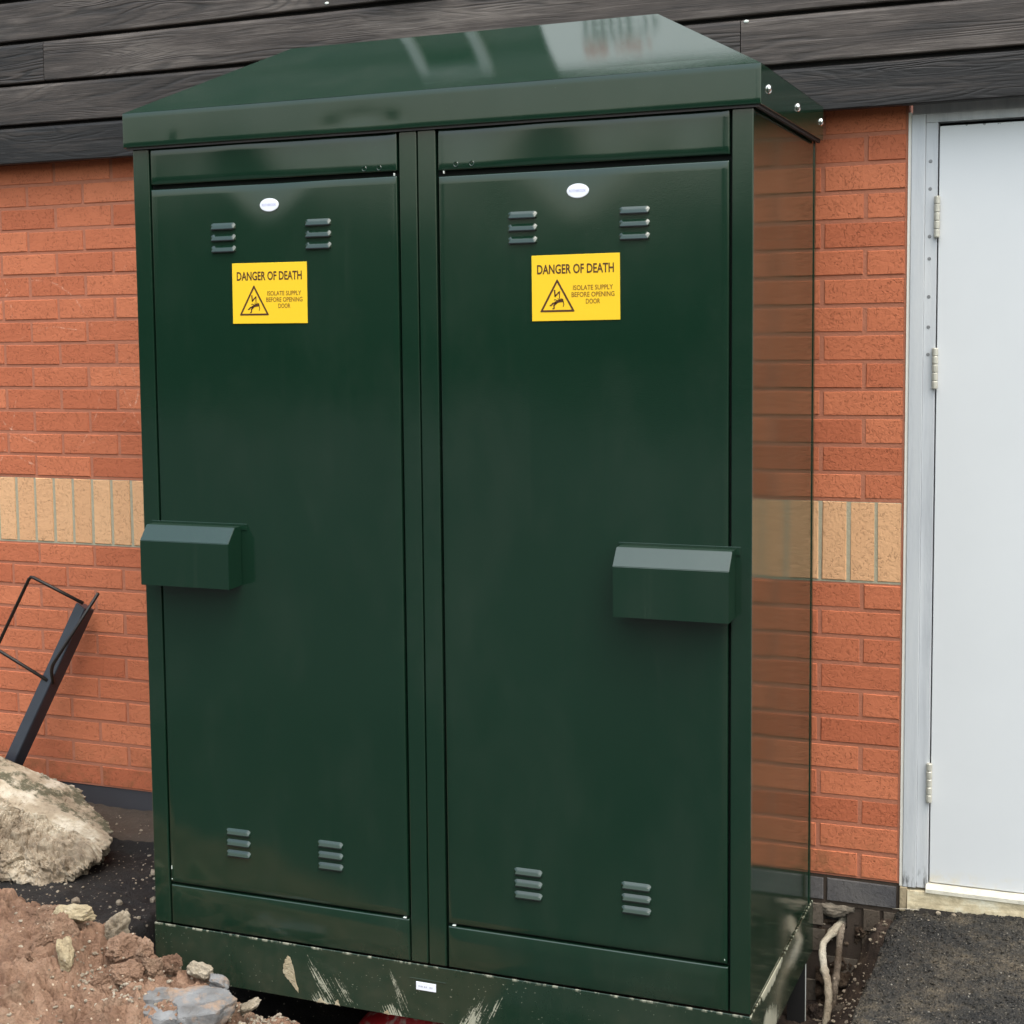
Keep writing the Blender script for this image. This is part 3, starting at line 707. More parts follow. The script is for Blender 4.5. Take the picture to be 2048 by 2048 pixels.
def louvre_mesh():
    bm = bmesh.new(); W, H, D = .0365, .0135, .0078
    # hood: slopes out from the sheet at the top to an open lip at the bottom, ends drawn in
    P = [(-W, 0, H * .30), (-W + .006, 0, H * .62), (W - .006, 0, H * .62), (W, 0, H * .30), (W, 0, -H * .5), (-W, 0, -H * .5)]
    Q = [(-W + .0075, -D * .72, 0.0005), (-W + .010, -D * .66, H * .14), (W - .010, -D * .66, H * .14), (W - .0075, -D * .72, .0005), (W - .004, -D, -H * .5), (-W + .004, -D, -H * .5)]
    loft(bm, [P, Q], cap=False)
    q = [bm.verts.new(v) for v in Q]; bm.faces.new((q[0], q[1], q[2], q[3])); bm.faces.new((q[0], q[3], q[4], q[5]))
    bmesh.ops.remove_doubles(bm, verts=bm.verts[:], dist=1e-5)
    bmesh.ops.bevel(bm, geom=[e for e in bm.edges if not e.is_boundary], offset=.0008, segments=2, affect='EDGES')
    me = bpy.data.meshes.new("louvre"); bmesh.ops.recalc_face_normals(bm, faces=bm.faces[:]); bm.to_mesh(me); bm.free(); me.materials.append(M_GREEN); return me
LM = louvre_mesh(); _b = bmesh.new(); _b.from_mesh(LM); _n = len(_b.faces); box(_b, -.0325, .0325, -.0066, -.0001, -.0088, -.0069); _b.faces.ensure_lookup_table()  # dark bar under the lip paints in the louvre's shadow line
for f in _b.faces[_n:]: f.material_index = 1
_b.to_mesh(LM); _b.free(); LM.materials.append(M_DARK)
for di, (xa, xb, zt, zb) in enumerate(((-1.5750, -1.3040, (1.796, 1.7675, 1.7390), (.219, .190, .161)), (-.767, -.497, (1.7910, 1.7620, 1.7330), (.2135, .1845, .1555)))):
    for xx in (xa, xb):
        for zz in zt + zb:
            o = bpy.data.objects.new("louvre", LM); COL.objects.link(o); o.parent = doors[di]; o.location = (xx, YF + .0002, zz)
# oval maker's badges
for di, (bx, bz) in enumerate(((-1.440, 1.8440), (-.631, 1.8405))):
    yb_ = YF - .0016 + .003
    bm = bmesh.new(); n = 40
    rings = []
    for rx, rz, y in ((.0265, .0165, YF + .006), (.0265, .0165, YF - .0008), (.0262, .0162, YF - .0014), (.0245, .0148, YF - .0018)):
        rings.append([(bx + rx * math.cos(2 * math.pi * k / n), y, bz + rz * math.sin(2 * math.pi * k / n)) for k in range(n)])
    loft(bm, rings); bd = on(doors[di], mk("badge", bm, M_WHITE))
    bm = bmesh.new(); add_text(bm, "ROTHBROOK", .0085, bx, YF - .0021, bz, .040)
    me = bpy.data.meshes.new("l"); bm.to_mesh(me); bm.free(); me.materials.append(M_BLUEINK)
    bd.data.materials.append(M_BLUEINK)
    # join lettering into the badge (fourth level is not allowed)
    bm = bmesh.new(); bm.from_mesh(bd.data); nf = len(bm.faces); bm.from_mesh(me); bm.faces.ensure_lookup_table()
    for f in bm.faces[nf:]: f.material_index = 1
    bm.to_mesh(bd.data); bm.free()
# handle covers
def cover(x0, x1, z0, z1, zt, di):
    d = .067
    prof = [(YF - .0005, zt), (YF - .034, zt - .0005), (YF - d, z1), (YF - d, z0), (YF - .002, z0 + .002)]
    bm = bmesh.new(); loft(bm, [[(x, y, z) for y, z in prof] for x in (x0, x1)])
    bmesh.ops.bevel(bm, geom=bm.edges[:], offset=.0011, segments=2, affect='EDGES')
    on(doors[di], mk("lock_cover", bm, M_GREEN))
    fl = boxo("cover_flange", x0 - .004, x1 + (.018 if di == 0 else .012), YF - .0022, YF + .003, z1 + .028, zt + .0065, M_GREEN, bev=.0008); on(doors[di], fl)
cover(-1.8095, -1.5440, .8740, .9915, 1.0300, 0); cover(-.5320, -.2640, .8650, .9825, 1.0235, 1)
# blind rivets on the headers, bright hinge pins at the door corners
for xs2, zz, hp in (((-1.1745, -1.1345), 1.9190, sheet_l), ((-.9335, -.8930), 1.9170, sheet_r)):
    for xx in xs2:
        bm = bmesh.new(); n = 20
        rings = [[(xx + r_ * math.cos(2 * math.pi * k / n), y, zz + r_ * math.sin(2 * math.pi * k / n)) for k in range(n)] for r_, y in ((.0070, YF + .002), (.0066, YF - .0008), (.0056, YF - .0018), (.0046, YF - .0012), (.0040, YF + .0006))]
        loft(bm, rings); on(hp, mk("rivet", bm, M_GREEN))
for x_, z_, wd, hg, di in ((-1.0955, 1.9015, .0022, .0065, 0), (-.9655, 1.9000, .0022, .0065, 1), (-1.0985, .0535, .0085, .0028, 0), (-.9640, .0520, .0085, .0028, 1), (-1.784, .098, .0022, .010, 0), (-1.784, .066, .0022, .003, 0), (-.2865, .066, .0022, .004, 1)):
    on(doors[di], boxo("hinge_pin", x_ - wd / 2, x_ + wd / 2, YF - .0006, YF + .006, z_ - hg / 2, z_ + hg / 2, M_NIB, bev=.0006))
# plinth
pl = bmesh.new(); PZ0, PZ1 = -.2050, -.0600
def tray(bm, x0, x1, y0, y1, z0, z1, t):
    for a in ((x0, x1, y0, y0 + t), (x0, x1, y1 - t, y1)): box(bm, *a, z0, z1, .0015, 2)
    for a in ((x0, x0 + t), (x1 - t, x1)): box(bm, *a, y0 + t + .0005, y1 - t - .0005, z0, z1, .0012, 2)
tray(pl, XL - .0015, XR + .0025, YF - .0040, YB + .028, PZ0, PZ1, .0035)
pl = cch(mk("plinth", pl, M_PLINTH))
lp = boxo("plinth_label", -1.0670, -1.0130, YF - .0062, YF - .0040, -.1255, -.1050, M_WHITE, bev=.0004); lp.parent = pl
bm = bmesh.new(); bm.from_mesh(lp.data); nf = len(bm.faces); 
for k_, wd_ in enumerate((.0030, .0042, .0020, .0036, .0028, 0, .0034, .0030)):      # print too small and worn to read
    if wd_: box(bm, -1.0600 + k_ * .0050, -1.0600 + k_ * .0050 + wd_, YF - .0066, YF - .0063, -.1175, -.1135)
bm.faces.ensure_lookup_table()
for f in bm.faces[nf:]: f.material_index = 1
bm.to_mesh(lp.data); bm.free(); lp.data.materials.append(M_GREYINK)
on(pl, boxo("slot_edge", -1.0850, -.9850, YF - .0052, YF - .0036, -.1000, -.0968, M_PLINTH, bev=.0006))
# mud smear: thin crust with a torn outline
def crust(name, pts, y, th, mat, parent):
    bm = bmesh.new(); P = []
    for (a, b), (c, d) in zip(pts, pts[1:] + pts[:1]):
        for k in range(4):
            t = k / 4; P.append((a + (c - a) * t + rnd.uniform(-.0016, .0016), b + (d - b) * t + rnd.uniform(-.0016, .0016)))
    cx = sum(q[0] for q in P) / len(P); cz = sum(q[1] for q in P) / len(P)
    loft(bm, [[(q[0], y, q[1]) for q in P], [(cx + (q[0] - cx) * .93, y - th, cz + (q[1] - cz) * .93) for q in P]])
    o = mk(name, bm, mat); o.parent = parent; return o
crust("dried_mud", [(-1.432, -.093), (-1.425, -.099), (-1.418, -.125), (-1.408, -.165), (-1.403, -.190), (-1.411, -.182), (-1.424, -.168), (-1.441, -.152), (-1.449, -.140), (-1.446, -.120), (-1.441, -.104)], YF - .0041, .0012, M_CREAM, pl)
for pts in ([(-1.352, -.2045), (-1.340, -.192), (-1.330, -.2000), (-1.318, -.2048)], [(-1.300, -.2048), (-1.291, -.188), (-1.283, -.2048)], [(-1.160, -.2045), (-1.150, -.192), (-1.142, -.2048)]):
    crust("dried_mud", pts, YF - .0041, .0010, M_CREAM, pl)
# rear leg plate below the plinth
on(pl, boxo("leg_plate", XR - .05, XR - .0005, YB - .068, YB - .064, -.38, -.1850, M_DARK, bev=.0008))  # coloured near-black to paint in the shade below the plinth
on(pl, boxo("leg_edge", XR - .0004, XR + .0012, YB - .0685, YB - .0645, -.37, -.178, M_NIB))
on(pl, boxo("leg_plate", XL + .002, XL + .05, YB - .07, YB - .066, -.45, -.1850, M_GREEN))
on(pl, boxo("leg_plate", XL + .002, XL + .05, YF + .06, YF + .064, -.45, -.1850, M_GREEN))

# canopy
CX0, CX1, CY0, CY1, CZ0, CZ1 = -1.8578, -.2076, -.8699, -.0785, 2.0067, 2.0940
RA, YR, ZR = .3209, -.5357, 2.2843
canopy_bm = bmesh.new()
def quad(bm, *pts): return bm.faces.new([bm.verts.new(p_) for p_ in pts])
F1, F2, B1, B2 = (CX0, CY0, CZ1), (CX1, CY0, CZ1), (CX0, CY1, CZ1), (CX1, CY1, CZ1)
R1, R2 = (CX0 + RA, YR, ZR), (CX1 - RA, YR, ZR)
def plane_grid(bm, a, b, c, d, nu, nv, f=None):   # a-b bottom, d-c top
    a, b, c, d = map(Vector, (a, b, c, d)); n = (b - a).cross(d - a).normalized(); V = []
    for i in range(nu + 1):
        row = []
        for j in range(nv + 1):
            u, v = i / nu, j / nv; p_ = (a * (1 - u) + b * u) * (1 - v) + (d * (1 - u) + c * u) * v
            if f: p_ = p_ + n * f(p_) * min(1, 8 * min(v, 1 - v, u, 1 - u))
            row.append(bm.verts.new(p_))
        V.append(row)
    for i in range(nu):
        for j in range(nv): bm.faces.new((V[i][j], V[i + 1][j], V[i + 1][j + 1], V[i][j + 1]))
plane_grid(canopy_bm, F1, F2, R2, R1, 30, 8, lambda q: .0006 * fbm(q, 2, 2))
quad(canopy_bm, F2, B2, R2); quad(canopy_bm, B1, F1, R1); quad(canopy_bm, B2, B1, R1, R2)
bmesh.ops.remove_doubles(canopy_bm, verts=canopy_bm.verts[:], dist=1e-4)
canopy = cch(mk("canopy", canopy_bm, M_ROOF, smooth=False))
def fascia(name, x0, x1, disp):
    o = sheet(name, x0, x1, CZ0, CZ1 + .0004, CY0, .003, M_GREEN, None, disp, r=.0018, step=.011); o.parent = canopy; return o
def fas_disp(x, z):
    d = .0006 * fbm((x, 0, z), 3, 2)
    for (dx, dz, a, s_) in ((-1.085, 2.022, .0011, .030), (-1.255, 2.020, .0009, .035), (-1.17, 2.04, .0007, .07), (-1.065, 2.018, -.0006, .012), (-1.70, 2.010, .0009, .010)):
        q = ((x - dx) / s_) ** 2 + ((z - dz) / (.022)) ** 2; d += a * math.exp(-q)
    return d
fascia("fascia", CX0, CX1, fas_disp)
for xa, xb in ((CX1 - .0030, CX1 + .0002), (CX0 - .0002, CX0 + .0030)):
    on(canopy, boxo("side_flange", xa, xb, CY0 + .0035, CY1, CZ0, CZ1 - .0005, M_GREEN, bev=.0008))
on(canopy, boxo("return_lip", CX0 + .004, CX1 - .004, CY0 + .004, CY1 - .002, CZ0 + .0005, CZ0 + .004, M_RUBBER))
on(canopy, boxo("gasket", CX0 + .0065, CX1 - .0065, CY0 + .0045, CY0 + .012, CZ0 - .0055, CZ0, M_RUBBER))
on(canopy, boxo("gasket", CX1 - .014, CX1 - .0065, CY0 + .0125, CY1 - .004, CZ0 - .0055, CZ0, M_RUBBER))
for yy, zz in ((-.789, 2.048), (-.440, 2.050), (-.112, 2.052)):
    bm = bmesh.new(); n = 18
    rings = [[(CX1 + h_, yy + r_ * math.cos(2 * math.pi * k / n), zz + r_ * math.sin(2 * math.pi * k / n)) for k in range(n)] for r_, h_ in ((.0108, 0), (.0107, .0015), (.0095, .0042), (.0068, .0064), (.0030, .0075))]
    loft(bm, rings); on(canopy, mk("dome_screw", bm, M_STEEL, smooth=True))

# ------------------------------------------------------------------ warning signs
def warning_sign(cx, cz, rot, label):
    e = empty("warning_sign", label, "warning sign", (cx, YF - .0012, cz), "danger signs on the cabinet doors")
    e.rotation_euler = (0, rot, 0)
    W2, H2 = .1068, .0762
    mk("sign_plate", box(bmesh.new(), -W2, W2, -.0010, .0012, -H2, H2, .0005, 1), M_YEL, e)
    bm = bmesh.new(); add_text(bm, "DANGER OF DEATH", .0300, 0, -.0014, .0435, .186); mk("lettering", bm, M_INK, e)
    for i, t in enumerate(("ISOLATE SUPPLY", "BEFORE OPENING", "DOOR")):
        bm = bmesh.new(); add_text(bm, t, .0158, .0425, -.0014, -.0005 - i * .0158, (.096, .103, .034)[i])
        mk("lettering", bm, M_INK2, e)
    bm = bmesh.new(); y = -.0014
    A, B, C_ = Vector((-.0440, 0, .0215)), Vector((-.0870, 0, -.0555)), Vector((-.0010, 0, -.0555))
    cen = (A + B + C_) / 3
    o_, i_ = [A, B, C_], [cen + (q - cen) * .82 for q in (A, B, C_)]
    def cut(P, c):      # clipped corners
        r_ = []
        for k in range(3):
            p0, p1, p2 = P[k - 1], P[k], P[(k + 1) % 3]; r_ += [p1 + (p0 - p1) * c, p1 + (p2 - p1) * c]
        return r_
    O, I = cut(o_, .025), cut(i_, .01)
    vo = [bm.verts.new((q.x, y, q.z)) for q in O]; vi = [bm.verts.new((q.x, y, q.z)) for q in I]
    for k in range(6): bm.faces.new((vo[k], vo[(k + 1) % 6], vi[(k + 1) % 6], vi[k]))
    def bar(pts, w0, w1=None):
        w1 = w0 if w1 is None else w1; P = [Vector((a, 0, b)) for a, b in pts]; L = []; R_ = []
        for k, q in enumerate(P):
            d = (P[min(k + 1, len(P) - 1)] - P[max(k - 1, 0)]).normalized(); nrm = Vector((-d.z, 0, d.x)); ww = w0 + (w1 - w0) * k / max(1, len(P) - 1)
            L.append(bm.verts.new((q.x + nrm.x * ww / 2, y - .0001, q.z + nrm.z * ww / 2))); R_.append(bm.verts.new((q.x - nrm.x * ww / 2, y - .0001, q.z - nrm.z * ww / 2)))
        for k in range(len(P) - 1): bm.faces.new((L[k], L[k + 1], R_[k + 1], R_[k]))
    bar([(-.0505, -.0045), (-.0490, -.0205)], .0034, .0030); bar([(-.0500, -.0200), (-.0395, -.0095)], .0034, .0030); bar([(-.0385, -.0075), (-.0385, -.0270)], .0030, .0016)
    bar([(-.0430, -.0235), (-.0385, -.0300), (-.0340, -.0235)], .0016)
    bar([(-.0500, -.0345), (-.0400, -.0305), (-.0290, -.0285)], .0050, .0078)                       # trunk and head
    bar([(-.0480, -.0345), (-.0550, -.0355), (-.0590, -.0400), (-.0625, -.0405)], .0042, .0028)      # leg
    bar([(-.0460, -.0345), (-.0520, -.0400), (-.0520, -.0475), (-.0560, -.0480)], .0042, .0028)      # leg
    bar([(-.0300, -.0310), (-.0280, -.0380), (-.0300, -.0440)], .0026, .0018); bar([(-.0420, -.0300), (-.0490, -.0270), (-.0520, -.0275)], .0020)
    mk("shock_symbol", bm, M_INK, e)
    return e
warning_sign(-1.4443, 1.6245, .006, "yellow DANGER OF DEATH sign on the left cabinet door")
warning_sign(-.6378, 1.6195, -.003, "yellow DANGER OF DEATH sign on the right cabinet door")

# ------------------------------------------------------------------ leaning post with wire frame
post = empty("leaning_post", "blue black square steel post with bent wire frames leaning on the wall", "post", (-2.70, -.42, -.1))
a = Vector((-2.610, -.060, .628)); b_ = Vector((-2.854, -.160, .093))
b_ = b_ + (b_ - a).normalized() * .15
d = (b_ - a).normalized(); xax = Vector((1, .05, 0)); xax = (xax - d * xax.dot(d)).normalized(); yax = d.cross(xax)
xax2 = (xax * math.cos(.22) + yax * math.sin(.22)); yax2 = d.cross(xax2)
h = .0235
bm = bmesh.new(); L = (b_ - a).length
loft(bm, [[a + d * t + xax2 * sx * h + yax2 * sy * h for sx, sy in ((-1, -1), (1, -1), (1, 1), (-1, 1))] for t in (0, L)])
bmesh.ops.bevel(bm, geom=bm.edges[:], offset=.0022, segments=2, affect='EDGES')
pm = mk("square_tube", bm, M_POST); pm.parent = post; pm.location = -post.location
def wire(pts, r=.0042):
    P = [Vector(q) for q in pts]; out = [P[0]]
    for k in range(1, len(P) - 1):
        p0, p1, p2 = P[k - 1], P[k], P[k + 1]; c = .012
        out += [p1 + (p0 - p1).normalized() * c, p1 * .5 + (p1 + (p0 - p1).normalized() * c) * .25 + (p1 + (p2 - p1).normalized() * c) * .25, p1 + (p2 - p1).normalized() * c]
    out.append(P[-1]); o = mk("wire_frame", tube(bmesh.new(), out, r, 8), M_WIRE, smooth=True); o.parent = post; o.location = -post.location
wire([(-2.590, -.100, .646), (-2.783, -.120, .730), (-2.936, -.120, .474), (-2.722, -.130, .384)], .0058)
wire([(-2.500, -.140, .690), (-2.674, -.160, .448), (-2.690, -.150, .420), (-2.690, -.140, .378)], .0058)
# ------------------------------------------------------------------ broken concrete lump
def hull_rock(name, pts, sub, fn, mat, smooth=True, lim=.008):
    bm = bmesh.new()
    for q in pts: bm.verts.new(q)
    r_ = bmesh.ops.convex_hull(bm, input=bm.verts[:])
    bmesh.ops.delete(bm, geom=[v for v in bm.verts if not v.link_faces], context='VERTS')
    bmesh.ops.triangulate(bm, faces=bm.faces[:])
    for _ in range(sub):
        long = [e for e in bm.edges if e.calc_length() > lim]
        if not long: break
        bmesh.ops.subdivide_edges(bm, edges=long, cuts=1); bmesh.ops.triangulate(bm, faces=bm.faces[:])
    bm.normal_update()
    mv = [(v, fn(v.co, v.normal)) for v in bm.verts]
    for v, q in mv: v.co = q
    return mk(name, bm, mat, smooth=smooth)
def ball_rock(name, pts, sub, fn, mat, smooth=True):
    """convex hull sampled evenly along rays from its middle, then roughened"""
    hb = bmesh.new()
    for q in pts: hb.verts.new(q)
    bmesh.ops.convex_hull(hb, input=hb.verts[:]); hb.normal_update()
    cen = sum((Vector(q) for q in pts), Vector()) / len(pts); pl_ = []
    for f in hb.faces:
        n_ = f.normal.copy(); d_ = n_.dot(f.calc_center_median() - cen)
        if d_ < 0: n_, d_ = -n_, -d_
        pl_.append((n_, d_))
    hb.free(); bm = bmesh.new(); bmesh.ops.create_icosphere(bm, subdivisions=sub, radius=1); out = []
    for v in bm.verts:
        dr = v.co.normalized(); best = min(((d_ / max(1e-6, n_.dot(dr)), i_) for i_, (n_, d_) in enumerate(pl_) if n_.dot(dr) > 1e-4))
        out.append((best[0], pl_[best[1]][0], dr))
    for v, (r_, n_, dr) in zip(bm.verts, out): v.co = fn(cen + dr * r_, n_ if n_.z > .5 else (n_ + dr * .8).normalized())
    return mk(name, bm, mat, smooth=smooth)
def conc_fn(c, n):
    if n.z > .50 and c.y > -.415 + .03 * fbm(c, 7) + .25 * max(0, c.x + 2.47): return c + n * (.0035 * fbm(c, 6) + .0015 * shards(c, 45) * (1 if fbm(c, 8) > .05 else .15))
    w_ = c + Vector((.012 * fbm(c, 20), .012 * fbm(c + Vector((4, 0, 0)), 20), 0))
    return c + n * (.012 * fbm(c, 6) + .013 * shards(w_, 10) + .0075 * shards(w_, 24) + .0052 * shards(w_, 50) + .0028 * shards(c, 95) + .008)
ck = ball_rock("concrete_lump", [(-3.02, -.20, .165), (-2.833, -.25, .150), (-2.60, -.17, .040), (-2.435, -.24, -.020), (-2.80, -.44, .085), (-2.66, -.43, .050), (-2.45, -.43, -.020), (-2.82, -.57, .0), (-2.60, -.57, -.035), (-2.43, -.53, -.065),
    (-2.325, -.36, -.052), (-2.32, -.44, -.070), (-2.345, -.50, -.095), (-2.40, -.575, -.145), (-2.60, -.60, -.105), (-3.0, -.58, -.03), (-3.06, -.4, -.16), (-2.6, -.2, -.14), (-2.42, -.3, -.15), (-3.05, -.2, -.1)],
    7, conc_fn, M_CONC, smooth=False)
tag(ck, "big broken lump of cream concrete on the black ground under the leaning post", "concrete lump")

# ------------------------------------------------------------------ spoil heap
CR = [(-3.6, .03), (-2.6, .045), (-2.24, .030), (-2.17, .016), (-2.10, .012), (-2.0, .0), (-1.92, -.008), (-1.86, -.070), (-1.76, -.072), (-1.70, -.088), (-1.63, -.105), (-1.55, -.125), (-1.49, -.180), (-1.38, -.170), (-1.28, -.198), (-1.15, -.235), (-.9, -.30)]
def crest(x):
    for (a, za), (b, zb) in zip(CR, CR[1:]):
        if a <= x <= b: return za + (zb - za) * (x - a) / (b - a)
    return CR[0][1] if x < CR[0][0] else CR[-1][1]
def heap_base(x, y):
    z = crest(x) - .012
    if y > -1.0: z -= 2.2 * max(0, (y + 1.0)) ** 1.35 if x > -1.95 else .9 * max(0, y + 1.0) ** 1.1
    else: z += -.10 * (-1.0 - y) - .08 * (-1.0 - y) ** 2 - .9 * max(0, -1.65 - y)
    return z
def heap_pt(x, y):
    z = heap_base(x, y)
    q = Vector((x, y, 0))
    w_ = Vector((.03 * fbm(q, 6), .03 * fbm(q + Vector((9, 0, 0)), 6), 0))
    z += .034 * (lumps(q + w_, 9) - .75) + .022 * (lumps(q + w_ * 1.5, 20) - .7) + .012 * shards(q + w_, 17) + .0065 * shards(q + w_, 38) + .003 * shards(q, 80) + .010 * (lumps(q + w_ * 2, 42) - .7) + .004 * fbm(q, 55)
    z += .014 * fbm(q, 3.5)
    return (x, y, z)
hx = lin(-3.3, -2.55, 50) + lin(-2.54, -1.15, 290) + lin(-1.13, -.7, 20); hy = lin(-2.6, -1.6, 40) + lin(-1.595, -.80, 170)
def heap_clip(x, y):
    P = heap_pt(x, y)
    if x > XL - .03 and y > -.875: return (x, y, min(P[2], -.40))
    return P
hp = gridmesh("spoil_heap", hx, hy, heap_clip, M_SOIL, smooth=False); tag(hp, "heap of dug up pinkish brown clay soil in front of the cabinet's left corner", "soil heap", kind='stuff')

# clods and stones
def rock_mesh(seed, sub=5, flat=1., rough=.22):
    bm = bmesh.new(); bmesh.ops.create_icosphere(bm, subdivisions=sub, radius=1); o = Vector((seed * 7.3, seed * 3.1, 0))
    planes = [Vector((random.Random(seed * 31 + k).gauss(0, 1), random.Random(seed * 37 + k).gauss(0, 1), random.Random(seed * 41 + k).gauss(0, 1))).normalized() for k in range(7)]
    for v in bm.verts:
        c = v.co.copy(); r_ = 1.
        for q in planes:
            dt = c.dot(q)
            if dt * r_ > .74: r_ = .74 / dt
        r_ *= 1 + .22 * fbm(c + o, 1.3) + rough * (lumps(c + o, 2.6) - .7) + rough * .5 * (lumps(c - o, 6) - .7) + rough * .28 * shards(c + o, 2.8) + rough * .12 * shards(c - o, 6) + .05 * fbm(c + o, 9)
        v.co = c * r_
    me = bpy.data.meshes.new("rock"); bm.to_mesh(me); bm.free()
    for p_ in me.polygons: p_.use_smooth = rough < .1
    return me
RM = [rock_mesh(k) for k in range(6)]; RMS = [rock_mesh(10 + k, rough=.07) for k in range(3)]
def stone(name, base, loc, scale, mat, label, cat, rot=None, group=None):
    key = (base.name, mat.name)
    if key not in BC:
        me = base.copy(); me.materials.append(mat); BC[key] = me
    o = bpy.data.objects.new(name, BC[key]); COL.objects.link(o); o.location = loc
    o.scale = scale if isinstance(scale, tuple) else (scale, scale, scale)
    o.rotation_euler = rot or (rnd.uniform(0, 6), rnd.uniform(0, 6), rnd.uniform(0, 6)); tag(o, label, cat, group); return o
stone("cream_stone", RMS[0], (-1.975, -1.035, .008), (.060, .030, .026), M_CREAM, "cream yellow stone lying on the crest of the soil heap", "stone", (.1, .05, .15))
stone("gritty_stone", RM[1], (-1.875, -.985, -.038), (.034, .03, .052), M_PALE, "upright grey brown gritty stone at the right end of the heap's crest", "stone", (.1, .3, .4))
stone("cream_stone", RMS[1], (-1.905, -1.17, -.040), (.026, .020, .048), M_CREAM, "cream yellow stone standing on edge in the middle of the heap's slope", "stone", (-.3, -.35, .2))
# blue-grey slab: wedge shaped, rounded front
def slab_fn(c, n): return c + n * (.003 * fbm(c, 8) + .0055 * shards(c, 8) + .0022 * shards(c, 22) + .0012 * fbm(c, 60))
sl = ball_rock("grey_slab", [(-1.457, -1.08, -.122), (-1.497, -1.06, -.114), (-1.582, -1.05, -.118), (-1.66, -1.10, -.120), (-1.77, -1.17, -.128), (-1.48, -1.15, -.134), (-1.60, -1.21, -.150),
    (-1.458, -1.09, -.150), (-1.50, -1.15, -.23), (-1.64, -1.22, -.26), (-1.78, -1.2, -.24), (-1.60, -1.0, -.22)], 6, slab_fn, M_SLAB, smooth=False)
tag(sl, "smooth wedge shaped blue grey slab at the right foot of the soil heap", "stone")
stone("grey_stone", RMS[2], (-1.553, -1.005, -.128), (.034, .022, .020), M_SLAB, "small blue grey stone just behind the grey slab", "stone", (0, .45, .3))
stone("tan_stone", RMS[0], (-1.612, -1.0, -.106), (.038, .024, .024), M_PALE, "tan stone wedged beside the small blue grey stone near the plinth", "stone", (0, .3, 0))
stone("tan_stone", RMS[1], (-1.452, -1.03, -.162), (.034, .02, .014), M_PALE, "flat tan stone tucked against the right tip of the grey slab", "stone", (0, -.5, .3))
ORD = ("leftmost", "left of middle", "middle one", "right of middle", "rightmost")
for i, (x, y, z, s_) in enumerate(((-1.83, -1.03, -.068, .036), (-1.785, -1.005, -.082, .034), (-1.765, -1.10, -.098, .038), (-1.725, -1.04, -.103, .032), (-1.69, -1.01, -.098, .027))):
    stone("clay_clod", RM[i], (x, y, z), (s_ * 1.2, s_, s_ * .85), M_CLOD, ORD[i] + " of five clay clods between the heap's crest and the grey slab", "clod", group="clay clods along the heap beside the plinth")
# brown clods and a grey stone leaning against the cabinet's left side
stone("brown_clod", RM[2], (-1.885, -.48, -.035), (.040, .05, .058), M_PALE, "pale brown lump leaning on the cabinet's left side, topmost of the three", "clod", (.2, .1, .3))
stone("grey_clod", RM[0], (-1.915, -.54, -.100), (.062, .045, .035), simple("dark_grey_stone", (.12, .10, .085), .9, bump=.004, bscale=60, var=.4, vscale=30), "dark grey flat lump under the pale brown one beside the cabinet", "stone", (0, .1, .5))
stone("brown_clod", RM[4], (-1.905, -.63, -.145), (.058, .05, .040), simple("dark_brown_clay", (.13, .085, .055), .95, bump=.006, bscale=60, var=.4, vscale=30), "dark brown lump at the bottom of the pile beside the cabinet's left side", "clod", (.4, .1, 0))
marks = (("the upper cream stone", -1.975, -1.035), ("the lower cream stone", -1.905, -1.17), ("the photo's left edge", -2.35, -1.3), ("the grey slab's left end", -1.80, -1.25))
sizes = ("largest", "second largest", "third largest", "smallest")
for nm, mx_, my_ in marks:
    for k, s_ in enumerate((.046, .037, .029, .022)):
        an = rnd.uniform(0, 6.28); rr = rnd.uniform(.07, .13); x = mx_ + math.cos(an) * rr; y = min(my_ + math.sin(an) * rr * .8, -1.04); z = heap_pt(x, y)[2]
        stone("clay_clod", RM[rnd.randrange(6)], (x, y, z - s_ * .3), (s_ * rnd.uniform(1., 1.5), s_, s_ * .7), M_CLOD, sizes[k] + " of the four clay clods bedded around " + nm, "clod", group="clay clods in the soil heap")
# trench clods, right
for i, (x, y, z, s_) in enumerate(sorted(((-.125, -.17, -.325, .026), (-.09, -.10, -.29, .022), (-.205, -.10, -.36, .024), (-.13, -.26, -.36, .025), (-.07, -.24, -.30, .020), (-.18, -.30, -.40, .030), (-.10, -.36, -.36, .026), (-.06, -.14, -.25, .016), (-.05, -.33, -.29, .018)), key=lambda t: -t[1])):
    stone("earth_lump", RM[i % 6], (x, y, z), (s_ * 1.2, s_, s_ * .8), M_GREYB if i % 3 == 0 else M_GROUND, ("first", "second", "third", "fourth", "fifth", "sixth", "seventh", "eighth", "ninth")[i] + " earth lump from the wall in the trench beside the asphalt", "clod", group="earth lumps in the trench")

# loose gravel, one mesh: on the black ground, over the heap and in the trench
def pebbles(name, spots, label, mat):
    vs, fs = [], []; ico = bmesh.new(); bmesh.ops.create_icosphere(ico, subdivisions=1, radius=1)
    bv = [v.co.copy() for v in ico.verts]; bf = [[v.index for v in f.verts] for f in ico.faces]; ico.free()
    big = [noise.random_unit_vector() for _ in range(9)]
    for (x, y, z, s_) in spots:
        k = len(vs); R_ = Matrix.Rotation(rnd.uniform(0, 6.3), 3, 'Z') @ Matrix.Rotation(rnd.uniform(-.5, .5), 3, 'X')
        sx, sy, sz = s_ * rnd.uniform(.8, 1.4), s_ * rnd.uniform(.7, 1.1), s_ * rnd.uniform(.5, .9)
        for c in bv:
            j = 1 + rnd.uniform(-.22, .22); q = R_ @ Vector((c.x * sx * j, c.y * sy * j, c.z * sz * j)); vs.append((x + q.x, y + q.y, z + q.z))
        fs += [[a + k for a in f] for f in bf]
    me = bpy.data.meshes.new(name); me.from_pydata(vs, [], fs); me.update()
    return tag(mk(name, me, mat), label, "gravel", kind='stuff')
sp = []
